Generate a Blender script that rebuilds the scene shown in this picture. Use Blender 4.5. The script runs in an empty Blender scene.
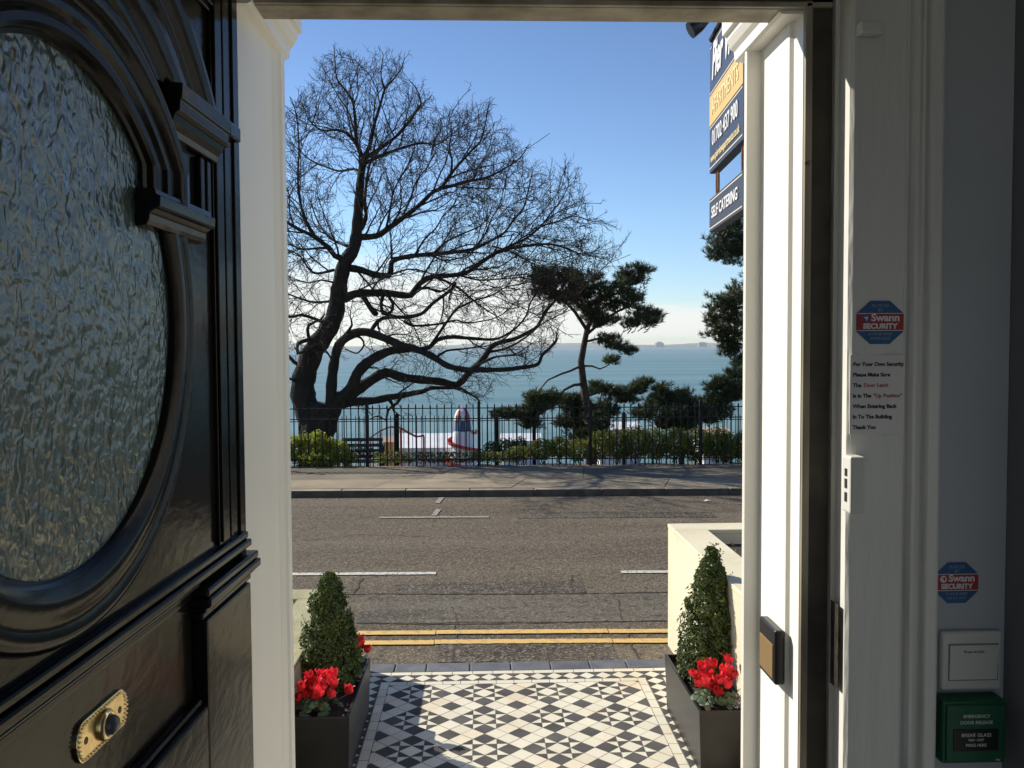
import bpy, bmesh, random
from mathutils import noise as mnoise
from math import *
from mathutils import Vector, Matrix

R = radians
C = bpy.context.scene.collection
scene = bpy.context.scene

# ------------------------------------------------------------------ camera model (used to measure the photograph)
F = 900.0
YAW, PITCH, ROLL, H = R(2.04), R(2.42), R(0.30), 2.1

def ray(px, py):
    x = (px - 512) / F; y = (384 - py) / F; z = 1.0
    c, s = cos(ROLL), sin(ROLL); x, y = x * c + y * s, -x * s + y * c
    c, s = cos(PITCH), sin(PITCH); y, z = y * c - z * s, y * s + z * c
    c, s = cos(YAW), sin(YAW)
    return x * c + z * s, -x * s + z * c, y

def U(px, py, Y):
    a, b, c = ray(px, py); t = Y / b
    return Vector((a * t, Y, H + c * t))

def G(px, py, z=0.0):
    a, b, c = ray(px, py); t = (z - H) / c
    return Vector((a * t, b * t, z))

SK = -0.030                      # the street runs very slightly askew to the house front
def SY(x, y): return y + SK * x

# ------------------------------------------------------------------ mesh builder
class MB:
    def __init__(self):
        self.v = []; self.f = []; self.m = []
    def add(self, vs, fs, mi=0):
        b = len(self.v)
        self.v.extend([tuple(p) for p in vs])
        for q in fs:
            self.f.append(tuple(i + b for i in q)); self.m.append(mi)
    def box(self, x0, x1, y0, y1, z0, z1, mi=0):
        self.add([(x0, y0, z0), (x1, y0, z0), (x1, y1, z0), (x0, y1, z0), (x0, y0, z1), (x1, y0, z1), (x1, y1, z1), (x0, y1, z1)],
                 [(0, 3, 2, 1), (4, 5, 6, 7), (0, 1, 5, 4), (1, 2, 6, 5), (2, 3, 7, 6), (3, 0, 4, 7)], mi)
        return self
    def quad(self, a, b, c, d, mi=0):
        self.add([a, b, c, d], [(0, 1, 2, 3)], mi); return self
    def tube(self, pts, rad, n=6, mi=0, cap=True):
        pts = [Vector(p) for p in pts]
        vs = []; k = len(pts); prev = None
        for i, p in enumerate(pts):
            t = (pts[min(i + 1, k - 1)] - pts[max(i - 1, 0)])
            if t.length < 1e-9: t = Vector((0, 0, 1))
            t.normalize()
            if prev is None:
                a = Vector((0, 0, 1)) if abs(t.z) < 0.9 else Vector((1, 0, 0))
                u = t.cross(a).normalized()
            else:
                u = (prev - t * prev.dot(t))
                if u.length < 1e-6: u = t.orthogonal()
                u.normalize()
            prev = u; w = t.cross(u)
            r = rad[i] if isinstance(rad, (list, tuple)) else rad
            for j in range(n):
                an = 2 * pi * j / n
                vs.append(p + (u * cos(an) + w * sin(an)) * r)
        fs = []
        for i in range(k - 1):
            for j in range(n):
                a = i * n + j; b = i * n + (j + 1) % n
                fs.append((a, b, b + n, a + n))
        if cap:
            fs.append(tuple(range(n - 1, -1, -1))); fs.append(tuple((k - 1) * n + j for j in range(n)))
        self.add(vs, fs, mi); return self
    def lathe(self, cx, cy, prof, n=24, mi=0, stripes=None):
        vs = []
        for r, z in prof:
            for j in range(n):
                a = 2 * pi * j / n
                vs.append((cx + r * cos(a), cy + r * sin(a), z))
        b = len(self.v); self.v.extend(vs)
        for i in range(len(prof) - 1):
            for j in range(n):
                a = i * n + j; c = i * n + (j + 1) % n
                self.f.append((b + a, b + c, b + c + n, b + a + n))
                self.m.append(mi if stripes is None else (j // stripes) % 2)
        self.f.append(tuple(b + j for j in range(n - 1, -1, -1))); self.m.append(mi)
        self.f.append(tuple(b + (len(prof) - 1) * n + j for j in range(n))); self.m.append(mi)
        return self
    def extrude(self, poly, place, t0, t1, mi=0):
        """poly: closed list of 2-D points; place(a, b, t) -> 3-D point"""
        n = len(poly)
        vs = [place(a, b, t0) for a, b in poly] + [place(a, b, t1) for a, b in poly]
        fs = [(i, (i + 1) % n, n + (i + 1) % n, n + i) for i in range(n)]
        fs += [tuple(range(n - 1, -1, -1)), tuple(range(n, 2 * n))]
        self.add(vs, fs, mi); return self
    def grid(self, rows, mi=0, close=False):
        n = len(rows[0]); vs = [p for r in rows for p in r]; fs = []
        for i in range(len(rows) - 1):
            for j in range(n - 1 if not close else n):
                a = i * n + j; b = i * n + (j + 1) % n
                fs.append((a, b, b + n, a + n))
        self.add(vs, fs, mi); return self

WORLD = {}
def build(mb, name, mats, parent=None, origin=None, xf=None, smooth=False, bevel=0, recalc=False, seg=2):
    vs = [Vector(xf(*p)) for p in mb.v] if xf else [Vector(p) for p in mb.v]
    if parent is not None: o0 = WORLD[parent]
    else: o0 = Vector(origin) if origin is not None else Vector((0, 0, 0))
    me = bpy.data.meshes.new(name)
    me.from_pydata([v - o0 for v in vs], [], mb.f)
    mats = mats if isinstance(mats, (list, tuple)) else [mats]
    for m in mats: me.materials.append(m)
    if len(mats) > 1: me.polygons.foreach_set('material_index', mb.m)
    if smooth: me.polygons.foreach_set('use_smooth', [True] * len(me.polygons))
    if recalc:
        bm = bmesh.new(); bm.from_mesh(me); bmesh.ops.recalc_face_normals(bm, faces=bm.faces); bm.to_mesh(me); bm.free()
    if smooth == 'auto': me.set_sharp_from_angle(angle=R(28))
    me.update()
    o = bpy.data.objects.new(name, me); C.objects.link(o)
    if parent is not None:
        o.parent = parent
    else:
        o.location = o0
    WORLD[o] = o0
    if bevel:
        b = o.modifiers.new('Bevel', 'BEVEL'); b.width = bevel; b.segments = seg; b.limit_method = 'ANGLE'; b.angle_limit = R(35)
        if smooth is False: 
            me.polygons.foreach_set('use_smooth', [False] * len(me.polygons))
    return o

def tag(o, label=None, cat=None, group=None, kind=None):
    if label: o['label'] = label
    if cat: o['category'] = cat
    if group: o['group'] = group
    if kind: o['kind'] = kind
    return o

def thing(name, loc, label, cat, group=None):
    o = bpy.data.objects.new(name, None); C.objects.link(o); o.location = loc
    o.empty_display_size = 0.1
    WORLD[o] = Vector(loc)
    return tag(o, label, cat, group)

def text_into(mb, s, size, place, align='CENTER', fit=None, shear=0.0, bold=0.0, depth=0.0006, mi=0):
    """lettering as real, very thin geometry; place(x, y, out) -> world point"""
    cu = bpy.data.curves.new('lettering', 'FONT')
    cu.body = s; cu.size = size; cu.align_x = align; cu.align_y = 'CENTER'; cu.shear = shear; cu.offset = bold
    cu.resolution_u = 3; cu.extrude = depth
    ob = bpy.data.objects.new('lettering', cu); C.objects.link(ob)
    dg = bpy.context.evaluated_depsgraph_get(); dg.update()
    me = bpy.data.meshes.new_from_object(ob.evaluated_get(dg))
    vs = [v.co.copy() for v in me.vertices]
    if fit and vs:
        w = max(v.x for v in vs) - min(v.x for v in vs)
        k = fit / w
        vs = [Vector((v.x * k, v.y, v.z)) for v in vs]
    mb.add([place(v.x, v.y, v.z) for v in vs], [tuple(p.vertices) for p in me.polygons], mi)
    bpy.data.objects.remove(ob); bpy.data.curves.remove(cu); bpy.data.meshes.remove(me)

# ------------------------------------------------------------------ materials
def nd(nt, typ, **kw):
    n = nt.nodes.new(typ)
    for k, v in kw.items():
        if k in n.inputs.keys() if isinstance(k, str) else False: n.inputs[k].default_value = v
        else: setattr(n, k, v)
    return n

def mat(name, c1, c2=None, scale=5.0, rough=0.6, bump=0.0, bscale=60.0, metal=0.0, coat=0.0, spec=0.5, detail=4.0,
        stretch=None, lo=0.35, hi=0.65, rand=0.0, trans=0.0, ior=1.45, bdist=0.01, rough2=None, sheen=0.0, coatr=0.05, sss=0.0):
    m = bpy.data.materials.new(name); m.use_nodes = True
    nt = m.node_tree; p = nt.nodes['Principled BSDF']; L = nt.links.new
    p.inputs['Base Color'].default_value = (*c1, 1); p.inputs['Roughness'].default_value = rough
    p.inputs['Metallic'].default_value = metal; p.inputs['Specular IOR Level'].default_value = spec
    p.inputs['Coat Weight'].default_value = coat; p.inputs['Coat Roughness'].default_value = coatr
    p.inputs['Transmission Weight'].default_value = trans; p.inputs['IOR'].default_value = ior
    tc = nt.nodes.new('ShaderNodeTexCoord'); co = tc.outputs['Object']
    if stretch:
        mp = nt.nodes.new('ShaderNodeMapping'); mp.inputs['Scale'].default_value = stretch
        L(co, mp.inputs['Vector']); co = mp.outputs['Vector']
    col = None
    if c2 is not None:
        n = nt.nodes.new('ShaderNodeTexNoise'); n.inputs['Scale'].default_value = scale; n.inputs['Detail'].default_value = detail
        L(co, n.inputs['Vector'])
        mr = nt.nodes.new('ShaderNodeMapRange'); mr.inputs['From Min'].default_value = lo; mr.inputs['From Max'].default_value = hi
        L(n.outputs['Fac'], mr.inputs['Value'])
        mx = nt.nodes.new('ShaderNodeMix'); mx.data_type = 'RGBA'
        mx.inputs[6].default_value = (*c1, 1); mx.inputs[7].default_value = (*c2, 1)
        L(mr.outputs['Result'], mx.inputs[0]); col = mx.outputs[2]
        if rough2 is not None:
            m2 = nt.nodes.new('ShaderNodeMapRange'); m2.inputs['To Min'].default_value = rough; m2.inputs['To Max'].default_value = rough2
            L(mr.outputs['Result'], m2.inputs['Value']); L(m2.outputs['Result'], p.inputs['Roughness'])
    if rand:
        g = nt.nodes.new('ShaderNodeNewGeometry')
        m2 = nt.nodes.new('ShaderNodeMapRange'); m2.inputs['To Min'].default_value = 1 - rand; m2.inputs['To Max'].default_value = 1 + rand
        L(g.outputs['Random Per Island'], m2.inputs['Value'])
        hs = nt.nodes.new('ShaderNodeHueSaturation'); L(m2.outputs['Result'], hs.inputs['Value'])
        if col is not None: L(col, hs.inputs['Color'])
        else: hs.inputs['Color'].default_value = (*c1, 1)
        col = hs.outputs['Color']
    if col is not None: L(col, p.inputs['Base Color'])
    if bump:
        n = nt.nodes.new('ShaderNodeTexNoise'); n.inputs['Scale'].default_value = bscale; n.inputs['Detail'].default_value = 3.0
        L(co, n.inputs['Vector'])
        b = nt.nodes.new('ShaderNodeBump'); b.inputs['Strength'].default_value = bump; b.inputs['Distance'].default_value = bdist
        L(n.outputs['Fac'], b.inputs['Height']); L(b.outputs['Normal'], p.inputs['Normal'])
    return m

def add_chips(m, color, scale, thr, stretch=(1, 1, 0.4)):
    nt = m.node_tree; p = nt.nodes['Principled BSDF']; L = nt.links.new
    src = p.inputs['Base Color'].links[0].from_socket
    tc = nt.nodes.new('ShaderNodeTexCoord'); mp = nt.nodes.new('ShaderNodeMapping'); mp.inputs['Scale'].default_value = stretch; L(tc.outputs['Object'], mp.inputs['Vector'])
    n = nt.nodes.new('ShaderNodeTexNoise'); n.inputs['Scale'].default_value = scale; n.inputs['Detail'].default_value = 6; n.inputs['Roughness'].default_value = 0.7; L(mp.outputs['Vector'], n.inputs['Vector'])
    mr = nt.nodes.new('ShaderNodeMapRange'); mr.inputs['From Min'].default_value = thr; mr.inputs['From Max'].default_value = thr + 0.03; L(n.outputs['Fac'], mr.inputs['Value'])
    mx = nt.nodes.new('ShaderNodeMix'); mx.data_type = 'RGBA'; mx.inputs[7].default_value = (*color, 1); L(mr.outputs['Result'], mx.inputs[0]); L(src, mx.inputs[6]); L(mx.outputs[2], p.inputs['Base Color'])

def leafmat(name, c1, c2, rough=0.45, trans=0.25, scale=9.0):
    m = mat(name, c1, c2, scale=scale, rough=rough, rand=0.35)
    nt = m.node_tree; p = nt.nodes['Principled BSDF']; out = nt.nodes['Material Output']; L = nt.links.new
    src = p.inputs['Base Color'].links[0].from_socket
    t = nt.nodes.new('ShaderNodeBsdfTranslucent'); L(src, t.inputs['Color'])
    mx = nt.nodes.new('ShaderNodeMixShader'); mx.inputs[0].default_value = trans
    L(p.outputs[0], mx.inputs[1]); L(t.outputs[0], mx.inputs[2]); L(mx.outputs[0], out.inputs['Surface'])
    return m

def asphalt(name, base, chip, dark, fine=160.0, strong=1.0, patch=0.8):
    m = bpy.data.materials.new(name); m.use_nodes = True
    nt = m.node_tree; p = nt.nodes['Principled BSDF']; L = nt.links.new
    tc = nt.nodes.new('ShaderNodeTexCoord'); co = tc.outputs['Object']
    n1 = nt.nodes.new('ShaderNodeTexNoise'); n1.inputs['Scale'].default_value = fine; n1.inputs['Detail'].default_value = 2
    n2 = nt.nodes.new('ShaderNodeTexNoise'); n2.inputs['Scale'].default_value = patch; n2.inputs['Detail'].default_value = 6; n2.inputs['Roughness'].default_value = 0.65
    n3 = nt.nodes.new('ShaderNodeTexNoise'); n3.inputs['Scale'].default_value = 15; n3.inputs['Detail'].default_value = 5
    mp = nt.nodes.new('ShaderNodeMapping'); mp.inputs['Scale'].default_value = (0.25, 1.6, 1); L(co, mp.inputs['Vector'])
    for n in (n1, n3): L(co, n.inputs['Vector'])
    L(mp.outputs['Vector'], n2.inputs['Vector'])
    def rng(src, a, b):
        r = nt.nodes.new('ShaderNodeMapRange'); r.inputs['From Min'].default_value = a; r.inputs['From Max'].default_value = b; L(src, r.inputs['Value']); return r.outputs['Result']
    def mix(f, a, b):
        x = nt.nodes.new('ShaderNodeMix'); x.data_type = 'RGBA'
        for s, v in ((6, a), (7, b)):
            if isinstance(v, tuple): x.inputs[s].default_value = (*v, 1)
            else: L(v, x.inputs[s])
        L(f, x.inputs[0]); return x.outputs[2]
    c = mix(rng(n2.outputs['Fac'], 0.36, 0.64), dark, base)
    c = mix(rng(n1.outputs['Fac'], 0.50, 0.70), c, chip)
    c = mix(rng(n3.outputs['Fac'], 0.585, 0.66), c, dark)
    L(c, p.inputs['Base Color']); p.inputs['Roughness'].default_value = 0.85; p.inputs['Specular IOR Level'].default_value = 0.12
    ad = nt.nodes.new('ShaderNodeMath'); ad.operation = 'ADD'; L(n1.outputs['Fac'], ad.inputs[0]); L(n3.outputs['Fac'], ad.inputs[1])
    b = nt.nodes.new('ShaderNodeBump'); b.inputs['Strength'].default_value = 0.9 * strong; b.inputs['Distance'].default_value = 0.012
    L(ad.outputs[0], b.inputs['Height']); L(b.outputs['Normal'], p.inputs['Normal'])
    return m

M = {}
M['white'] = mat('white gloss paint', (0.86, 0.84, 0.77), (0.78, 0.75, 0.66), scale=3.0, rough=0.38, bump=0.18, bscale=28, stretch=(1, 1, 0.25), bdist=0.004, lo=0.45, hi=0.8)
M['old_white'] = mat('old white paint', (0.70, 0.70, 0.66), (0.60, 0.59, 0.54), scale=4.0, rough=0.40, bump=0.75, bscale=26, stretch=(1, 1, 0.22), bdist=0.010, lo=0.42, hi=0.75)
M['grimy'] = mat('grimy cream paint', (0.40, 0.36, 0.28), (0.20, 0.17, 0.12), scale=14, rough=0.5, bump=0.3, bscale=60, stretch=(1, 1, 0.25), bdist=0.003)
add_chips(M['old_white'], (0.34, 0.30, 0.23), 16, 0.70); add_chips(M['white'], (0.52, 0.47, 0.37), 13, 0.715); add_chips(M['grimy'], (0.07, 0.055, 0.04), 26, 0.66, (0.3, 1, 1))
M['seal'] = mat('brown door seal', (0.075, 0.062, 0.045), (0.045, 0.038, 0.03), scale=20, rough=0.7, bump=0.2, bscale=80, bdist=0.003)
M['wall'] = mat('grey blue emulsion', (0.46, 0.49, 0.51), (0.42, 0.45, 0.47), scale=2.0, rough=0.8, bump=0.15, bscale=120, bdist=0.002)
M['darkwall'] = mat('darkened hall emulsion', (0.24, 0.255, 0.27), (0.21, 0.225, 0.24), scale=2.0, rough=0.85, bump=0.15, bscale=120, bdist=0.002)  # darker copy of the wall emulsion; dimness at the right painted in
M['hallwhite'] = mat('hall emulsion', (0.80, 0.79, 0.76), rough=0.8)
M['floor'] = mat('hall floor boards', (0.36, 0.27, 0.18), (0.28, 0.20, 0.13), scale=6, rough=0.5, stretch=(6, 0.5, 1))
M['render'] = mat('cream wall render', (0.66, 0.60, 0.43), (0.56, 0.50, 0.36), scale=2.2, rough=0.75, bump=0.35, bscale=45, bdist=0.006)
M['coping'] = mat('weathered coping', (0.55, 0.50, 0.40), (0.36, 0.32, 0.25), scale=9, rough=0.85, bump=0.5, bscale=50)
M['mosscoping'] = mat('lichened coping', (0.36, 0.34, 0.20), (0.26, 0.25, 0.14), scale=7, rough=0.9, bump=0.5, bscale=50)
M['black'] = mat('black gloss paint', (0.008, 0.008, 0.008), (0.014, 0.012, 0.010), scale=5, rough=0.16, bump=0.40, bscale=60, coat=0.0, spec=0.13, bdist=0.0012, coatr=0.10, stretch=(1, 0.5, 1.0))
M['brass'] = mat('worn brass', (0.82, 0.66, 0.36), (0.66, 0.50, 0.24), scale=60, rough=0.26, metal=1.0, bump=0.1, bscale=150, bdist=0.001)
M['steelbutton'] = mat('grey bell button', (0.10, 0.11, 0.13), rough=0.3)
M['plastic_w'] = mat('white plastic', (0.62, 0.62, 0.57), rough=0.35)
M['plastic_g'] = mat('green plastic', (0.008, 0.095, 0.045), rough=0.4)
M['plastic_k'] = mat('black plastic', (0.012, 0.012, 0.014), rough=0.3)
M['lens'] = mat('bronze button face', (0.42, 0.28, 0.13), rough=0.35, metal=0.6)
M['blue_st'] = mat('blue sticker', (0.03, 0.11, 0.27), rough=0.5)
M['red_st'] = mat('red sticker', (0.36, 0.035, 0.04), rough=0.5)
M['print_w'] = mat('white print', (0.72, 0.72, 0.72), rough=0.5)
M['print_dim'] = mat('pale blue print', (0.30, 0.40, 0.52), rough=0.5)
M['print_k'] = mat('black print', (0.02, 0.02, 0.02), rough=0.6)
M['print_r'] = mat('red print', (0.40, 0.10, 0.09), rough=0.6)
M['print_g'] = mat('grey print', (0.20, 0.20, 0.19), rough=0.6)
M['paper'] = mat('laminated paper', (0.68, 0.67, 0.65), rough=0.35, bump=0.2, bscale=14, bdist=0.004)
M['keep'] = mat('bronze lock keep', (0.05, 0.04, 0.03), (0.09, 0.07, 0.05), scale=60, rough=0.5, metal=0.5)
M['dark'] = mat('dark recess', (0.01, 0.01, 0.01), rough=0.9)
M['planter'] = mat('dark grey fibreglass', (0.016, 0.016, 0.017), (0.022, 0.021, 0.020), scale=8, rough=0.38, bump=0.05, bscale=40)
M['soil'] = mat('dark soil', (0.03, 0.022, 0.015), (0.055, 0.04, 0.028), scale=40, rough=0.95, bump=0.8, bscale=60)
M['tile_w'] = mat('cream tile', (0.64, 0.60, 0.48), (0.60, 0.48, 0.32), scale=2.6, rough=0.5, rand=0.06, bump=0.08, bscale=40, lo=0.52, hi=0.80)
M['tile_k'] = mat('charcoal tile', (0.058, 0.056, 0.056), (0.090, 0.085, 0.080), scale=5, rough=0.75, spec=0.25, rand=0.16, bump=0.08, bscale=40)
add_chips(M['tile_k'], (0.30, 0.27, 0.22), 22, 0.72, (1, 1, 1)); add_chips(M['tile_w'], (0.30, 0.25, 0.17), 18, 0.73, (1, 1, 1)); add_chips(M['render'], (0.42, 0.38, 0.27), 7, 0.66, (1, 1, 0.5))
M['grout'] = mat('grout', (0.24, 0.21, 0.16), (0.15, 0.13, 0.10), scale=14, rough=0.9)
M['slab_b'] = mat('blue grey edging', (0.085, 0.090, 0.105), (0.13, 0.13, 0.14), scale=7, rough=0.6, rand=0.12, bump=0.2, bscale=60)
M['road'] = asphalt('worn asphalt', (0.126, 0.105, 0.078), (0.225, 0.19, 0.142), (0.074, 0.061, 0.045), fine=50, strong=1.05)
M['road2'] = asphalt('trench patch asphalt', (0.132, 0.117, 0.094), (0.20, 0.175, 0.14), (0.060, 0.052, 0.042), fine=50, strong=0.8, patch=1.6)
M['road3'] = asphalt('coarse patch asphalt', (0.100, 0.088, 0.070), (0.22, 0.19, 0.15), (0.045, 0.038, 0.030), fine=46, strong=1.3, patch=2.6)
M['line_w'] = mat('worn white line paint', (0.55, 0.53, 0.47), (0.30, 0.28, 0.25), scale=26, rough=0.7, bump=0.4, bscale=120, lo=0.45, hi=0.62)
M['line_faint'] = mat('faded line paint', (0.34, 0.315, 0.27), (0.15, 0.13, 0.105), scale=24, rough=0.8, bump=0.6, bscale=120)
M['line_y'] = mat('yellow line paint', (0.60, 0.39, 0.12), (0.36, 0.27, 0.14), scale=16, rough=0.7, bump=0.4, bscale=120, lo=0.50, hi=0.70)
M['paving'] = mat('sandstone paving', (0.30, 0.245, 0.165), (0.20, 0.165, 0.115), scale=1.6, rough=0.9, rand=0.10, bump=0.5, bscale=70, detail=7)
M['paving2'] = mat('grey footway asphalt', (0.215, 0.182, 0.128), (0.15, 0.128, 0.092), scale=1.4, rough=0.9, rand=0.08, bump=0.6, bscale=80, detail=7)
M['kerbface'] = mat('kerb face with stain and painted shade', (0.055, 0.047, 0.036), (0.095, 0.08, 0.062), scale=7, rough=0.9, bump=0.5, bscale=50)  # tar stain plus the shade of the front face, painted in dark
M['kerb'] = mat('granite kerb', (0.34, 0.29, 0.21), (0.24, 0.20, 0.145), scale=5, rough=0.85, rand=0.10, bump=0.5, bscale=60)
M['earth'] = mat('bare earth and turf', (0.07, 0.075, 0.03), (0.09, 0.07, 0.04), scale=2.0, rough=0.95, bump=0.6, bscale=14)
M['ironblack'] = mat('black iron paint', (0.008, 0.008, 0.009), (0.024, 0.013, 0.009), scale=9, rough=0.65, spec=0.3, bump=0.3, bscale=60, lo=0.5, hi=0.75)
M['bark'] = mat('oak bark', (0.030, 0.024, 0.018), (0.016, 0.013, 0.011), scale=9, rough=0.95, bump=1.0, bscale=22, stretch=(1, 1, 0.35), bdist=0.04)
M['twig'] = mat('oak twigs', (0.050, 0.036, 0.026), (0.034, 0.026, 0.020), scale=3, rough=0.9)
M['pinebark'] = mat('pine bark', (0.075, 0.052, 0.036), (0.035, 0.026, 0.020), scale=8, rough=0.95, bump=1.0, bscale=18, bdist=0.04)
M['needle'] = leafmat('pine needles', (0.028, 0.048, 0.020), (0.052, 0.070, 0.025), rough=0.55, trans=0.15, scale=2.0)
M['needle_br'] = leafmat('browning pine needles', (0.045, 0.042, 0.020), (0.11, 0.065, 0.034), rough=0.6, trans=0.15, scale=2.2)
M['needle_lit'] = leafmat('painted sunlit pine needles', (0.060, 0.085, 0.030), (0.095, 0.110, 0.038), rough=0.5, trans=0.25, scale=2.0)  # lighter green painting sunlit tips, on a random share of sprays
M['box'] = leafmat('box leaves', (0.040, 0.072, 0.016), (0.105, 0.130, 0.030), rough=0.45, trans=0.24, scale=14)
M['euon'] = leafmat('yellow green shrub leaves', (0.27, 0.33, 0.04), (0.36, 0.38, 0.07), rough=0.5, trans=0.5, scale=5)
M['hedge'] = leafmat('mid green shrub leaves', (0.12, 0.165, 0.030), (0.25, 0.26, 0.05), rough=0.5, trans=0.45, scale=2.2)
M['redleaf'] = leafmat('reddish ground cover', (0.10, 0.035, 0.022), (0.06, 0.06, 0.02), rough=0.6, trans=0.2, scale=3)
M['petal'] = leafmat('red cyclamen petals', (0.62, 0.012, 0.022), (0.70, 0.035, 0.05), rough=0.45, trans=0.35, scale=30)
M['cycleaf'] = leafmat('cyclamen leaves', (0.03, 0.075, 0.022), (0.12, 0.17, 0.09), rough=0.45, trans=0.15, scale=45)
M['whitepetal'] = leafmat('white petals', (0.72, 0.72, 0.70), (0.62, 0.62, 0.60), rough=0.5, trans=0.3)
M['wood'] = mat('weathered bench timber', (0.045, 0.036, 0.030), (0.075, 0.06, 0.05), scale=10, rough=0.8, stretch=(1, 8, 8))
M['navy'] = mat('navy sign paint', (0.030, 0.045, 0.085), rough=0.4, bump=0.05, bscale=30)
M['navy2'] = mat('charcoal navy sign paint', (0.040, 0.048, 0.070), rough=0.4)
M['gold'] = mat('gold sign band', (0.66, 0.44, 0.14), (0.60, 0.40, 0.14), scale=12, rough=0.4)
M['goldline'] = mat('cream sign line', (0.62, 0.55, 0.40), rough=0.5)
M['palegold'] = mat('pale gold lettering', (0.80, 0.66, 0.36), rough=0.5)
M['rust'] = mat('rusty hook', (0.22, 0.08, 0.04), (0.10, 0.05, 0.03), scale=60, rough=0.8)
M['litter'] = mat('crumpled plastic', (0.50, 0.58, 0.64), rough=0.4)
M['rampwhite'] = mat('fairground white', (0.75, 0.76, 0.78), (0.66, 0.68, 0.72), scale=0.6, rough=0.6)
M['rampred'] = mat('fairground red', (0.42, 0.05, 0.045), rough=0.5)
M['rampblue'] = mat('fairground blue', (0.03, 0.07, 0.18), rough=0.5)
M['rampyellow'] = mat('fairground yellow', (0.62, 0.38, 0.06), rough=0.6)
M['roofgrey'] = mat('grey sheet roof', (0.32, 0.34, 0.36), rough=0.6)
M['orange'] = mat('weathered tile roof', (0.40, 0.30, 0.22), rough=0.7)
M['farland'] = mat('far shore land', (0.10, 0.11, 0.09), (0.14, 0.14, 0.11), scale=0.01, rough=0.9)
M['farbuild'] = mat('far concrete', (0.22, 0.22, 0.23), rough=0.9)
M['rear_opening_glass'] = mat('added rear opening glass', (1, 1, 1), rough=0.0, trans=1.0, ior=1.05)  # glass for the unseen opening added to light the hall

def glassmat():
    m = bpy.data.materials.new('hammered obscure glass'); m.use_nodes = True
    nt = m.node_tree; p = nt.nodes['Principled BSDF']; L = nt.links.new
    p.inputs['Base Color'].default_value = (0.13, 0.185, 0.172, 1); p.inputs['Roughness'].default_value = 0.22
    p.inputs['Transmission Weight'].default_value = 0.25; p.inputs['IOR'].default_value = 1.5
    p.inputs['Coat Weight'].default_value = 0.25; p.inputs['Coat Roughness'].default_value = 0.10
    tc = nt.nodes.new('ShaderNodeTexCoord')
    mp = nt.nodes.new('ShaderNodeMapping'); mp.inputs['Scale'].default_value = (1, 1.0, 0.85); L(tc.outputs['Object'], mp.inputs['Vector'])
    n0 = nt.nodes.new('ShaderNodeTexNoise'); n0.inputs['Scale'].default_value = 44; n0.inputs['Detail'].default_value = 1.5
    L(mp.outputs['Vector'], n0.inputs['Vector'])
    v = nt.nodes.new('ShaderNodeTexNoise'); v.inputs['Scale'].default_value = 84; v.inputs['Detail'].default_value = 1.0; v.inputs['Distortion'].default_value = 0.6
    L(mp.outputs['Vector'], v.inputs['Vector'])
    a = nt.nodes.new('ShaderNodeMath'); a.operation = 'MULTIPLY_ADD'; a.inputs[1].default_value = 1.6
    L(n0.outputs['Fac'], a.inputs[0]); L(v.outputs['Fac'], a.inputs[2])
    b = nt.nodes.new('ShaderNodeBump'); b.inputs['Strength'].default_value = 1.0; b.inputs['Distance'].default_value = 0.0030
    L(a.outputs[0], b.inputs['Height']); L(b.outputs['Normal'], p.inputs['Normal']); L(b.outputs['Normal'], p.inputs['Coat Normal'])
    return m
M['glass'] = glassmat()

def seamat():
    m = bpy.data.materials.new('estuary water'); m.use_nodes = True
    nt = m.node_tree; p = nt.nodes['Principled BSDF']; L = nt.links.new
    p.inputs['Roughness'].default_value = 0.35; p.inputs['IOR'].default_value = 1.33; p.inputs['Specular IOR Level'].default_value = 0.3
    tc = nt.nodes.new('ShaderNodeTexCoord')
    mp = nt.nodes.new('ShaderNodeMapping'); mp.inputs['Scale'].default_value = (0.0012, 0.016, 1); L(tc.outputs['Object'], mp.inputs['Vector'])
    n = nt.nodes.new('ShaderNodeTexNoise'); n.inputs['Scale'].default_value = 1.0; n.inputs['Detail'].default_value = 5; L(mp.outputs['Vector'], n.inputs['Vector'])
    r = nt.nodes.new('ShaderNodeMapRange'); r.inputs['From Min'].default_value = 0.40; r.inputs['From Max'].default_value = 0.60; L(n.outputs['Fac'], r.inputs['Value'])
    x = nt.nodes.new('ShaderNodeMix'); x.data_type = 'RGBA'; x.inputs[6].default_value = (0.055, 0.132, 0.128, 1); x.inputs[7].default_value = (0.115, 0.205, 0.195, 1)
    L(r.outputs['Result'], x.inputs[0]); L(x.outputs[2], p.inputs['Base Color'])
    w = nt.nodes.new('ShaderNodeTexNoise'); w.inputs['Scale'].default_value = 0.5; w.inputs['Detail'].default_value = 4; L(tc.outputs['Object'], w.inputs['Vector'])
    b = nt.nodes.new('ShaderNodeBump'); b.inputs['Strength'].default_value = 0.6; b.inputs['Distance'].default_value = 0.4
    L(w.outputs['Fac'], b.inputs['Height']); L(b.outputs['Normal'], p.inputs['Normal'])
    return m
M['sea'] = seamat()

# ------------------------------------------------------------------ sun, sky, camera
SUN_DIR = Vector((-0.81, 0.586, 0)).normalized() * cos(R(34)) + Vector((0, 0, sin(R(34))))
ld = bpy.data.lights.new('sun', 'SUN'); ld.energy = 4.3; ld.angle = R(0.55); ld.color = (1.0, 0.93, 0.80)
lo = bpy.data.objects.new('sun', ld); C.objects.link(lo); lo.rotation_euler = SUN_DIR.to_track_quat('Z', 'Y').to_euler(); lo.location = SUN_DIR * 30

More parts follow.
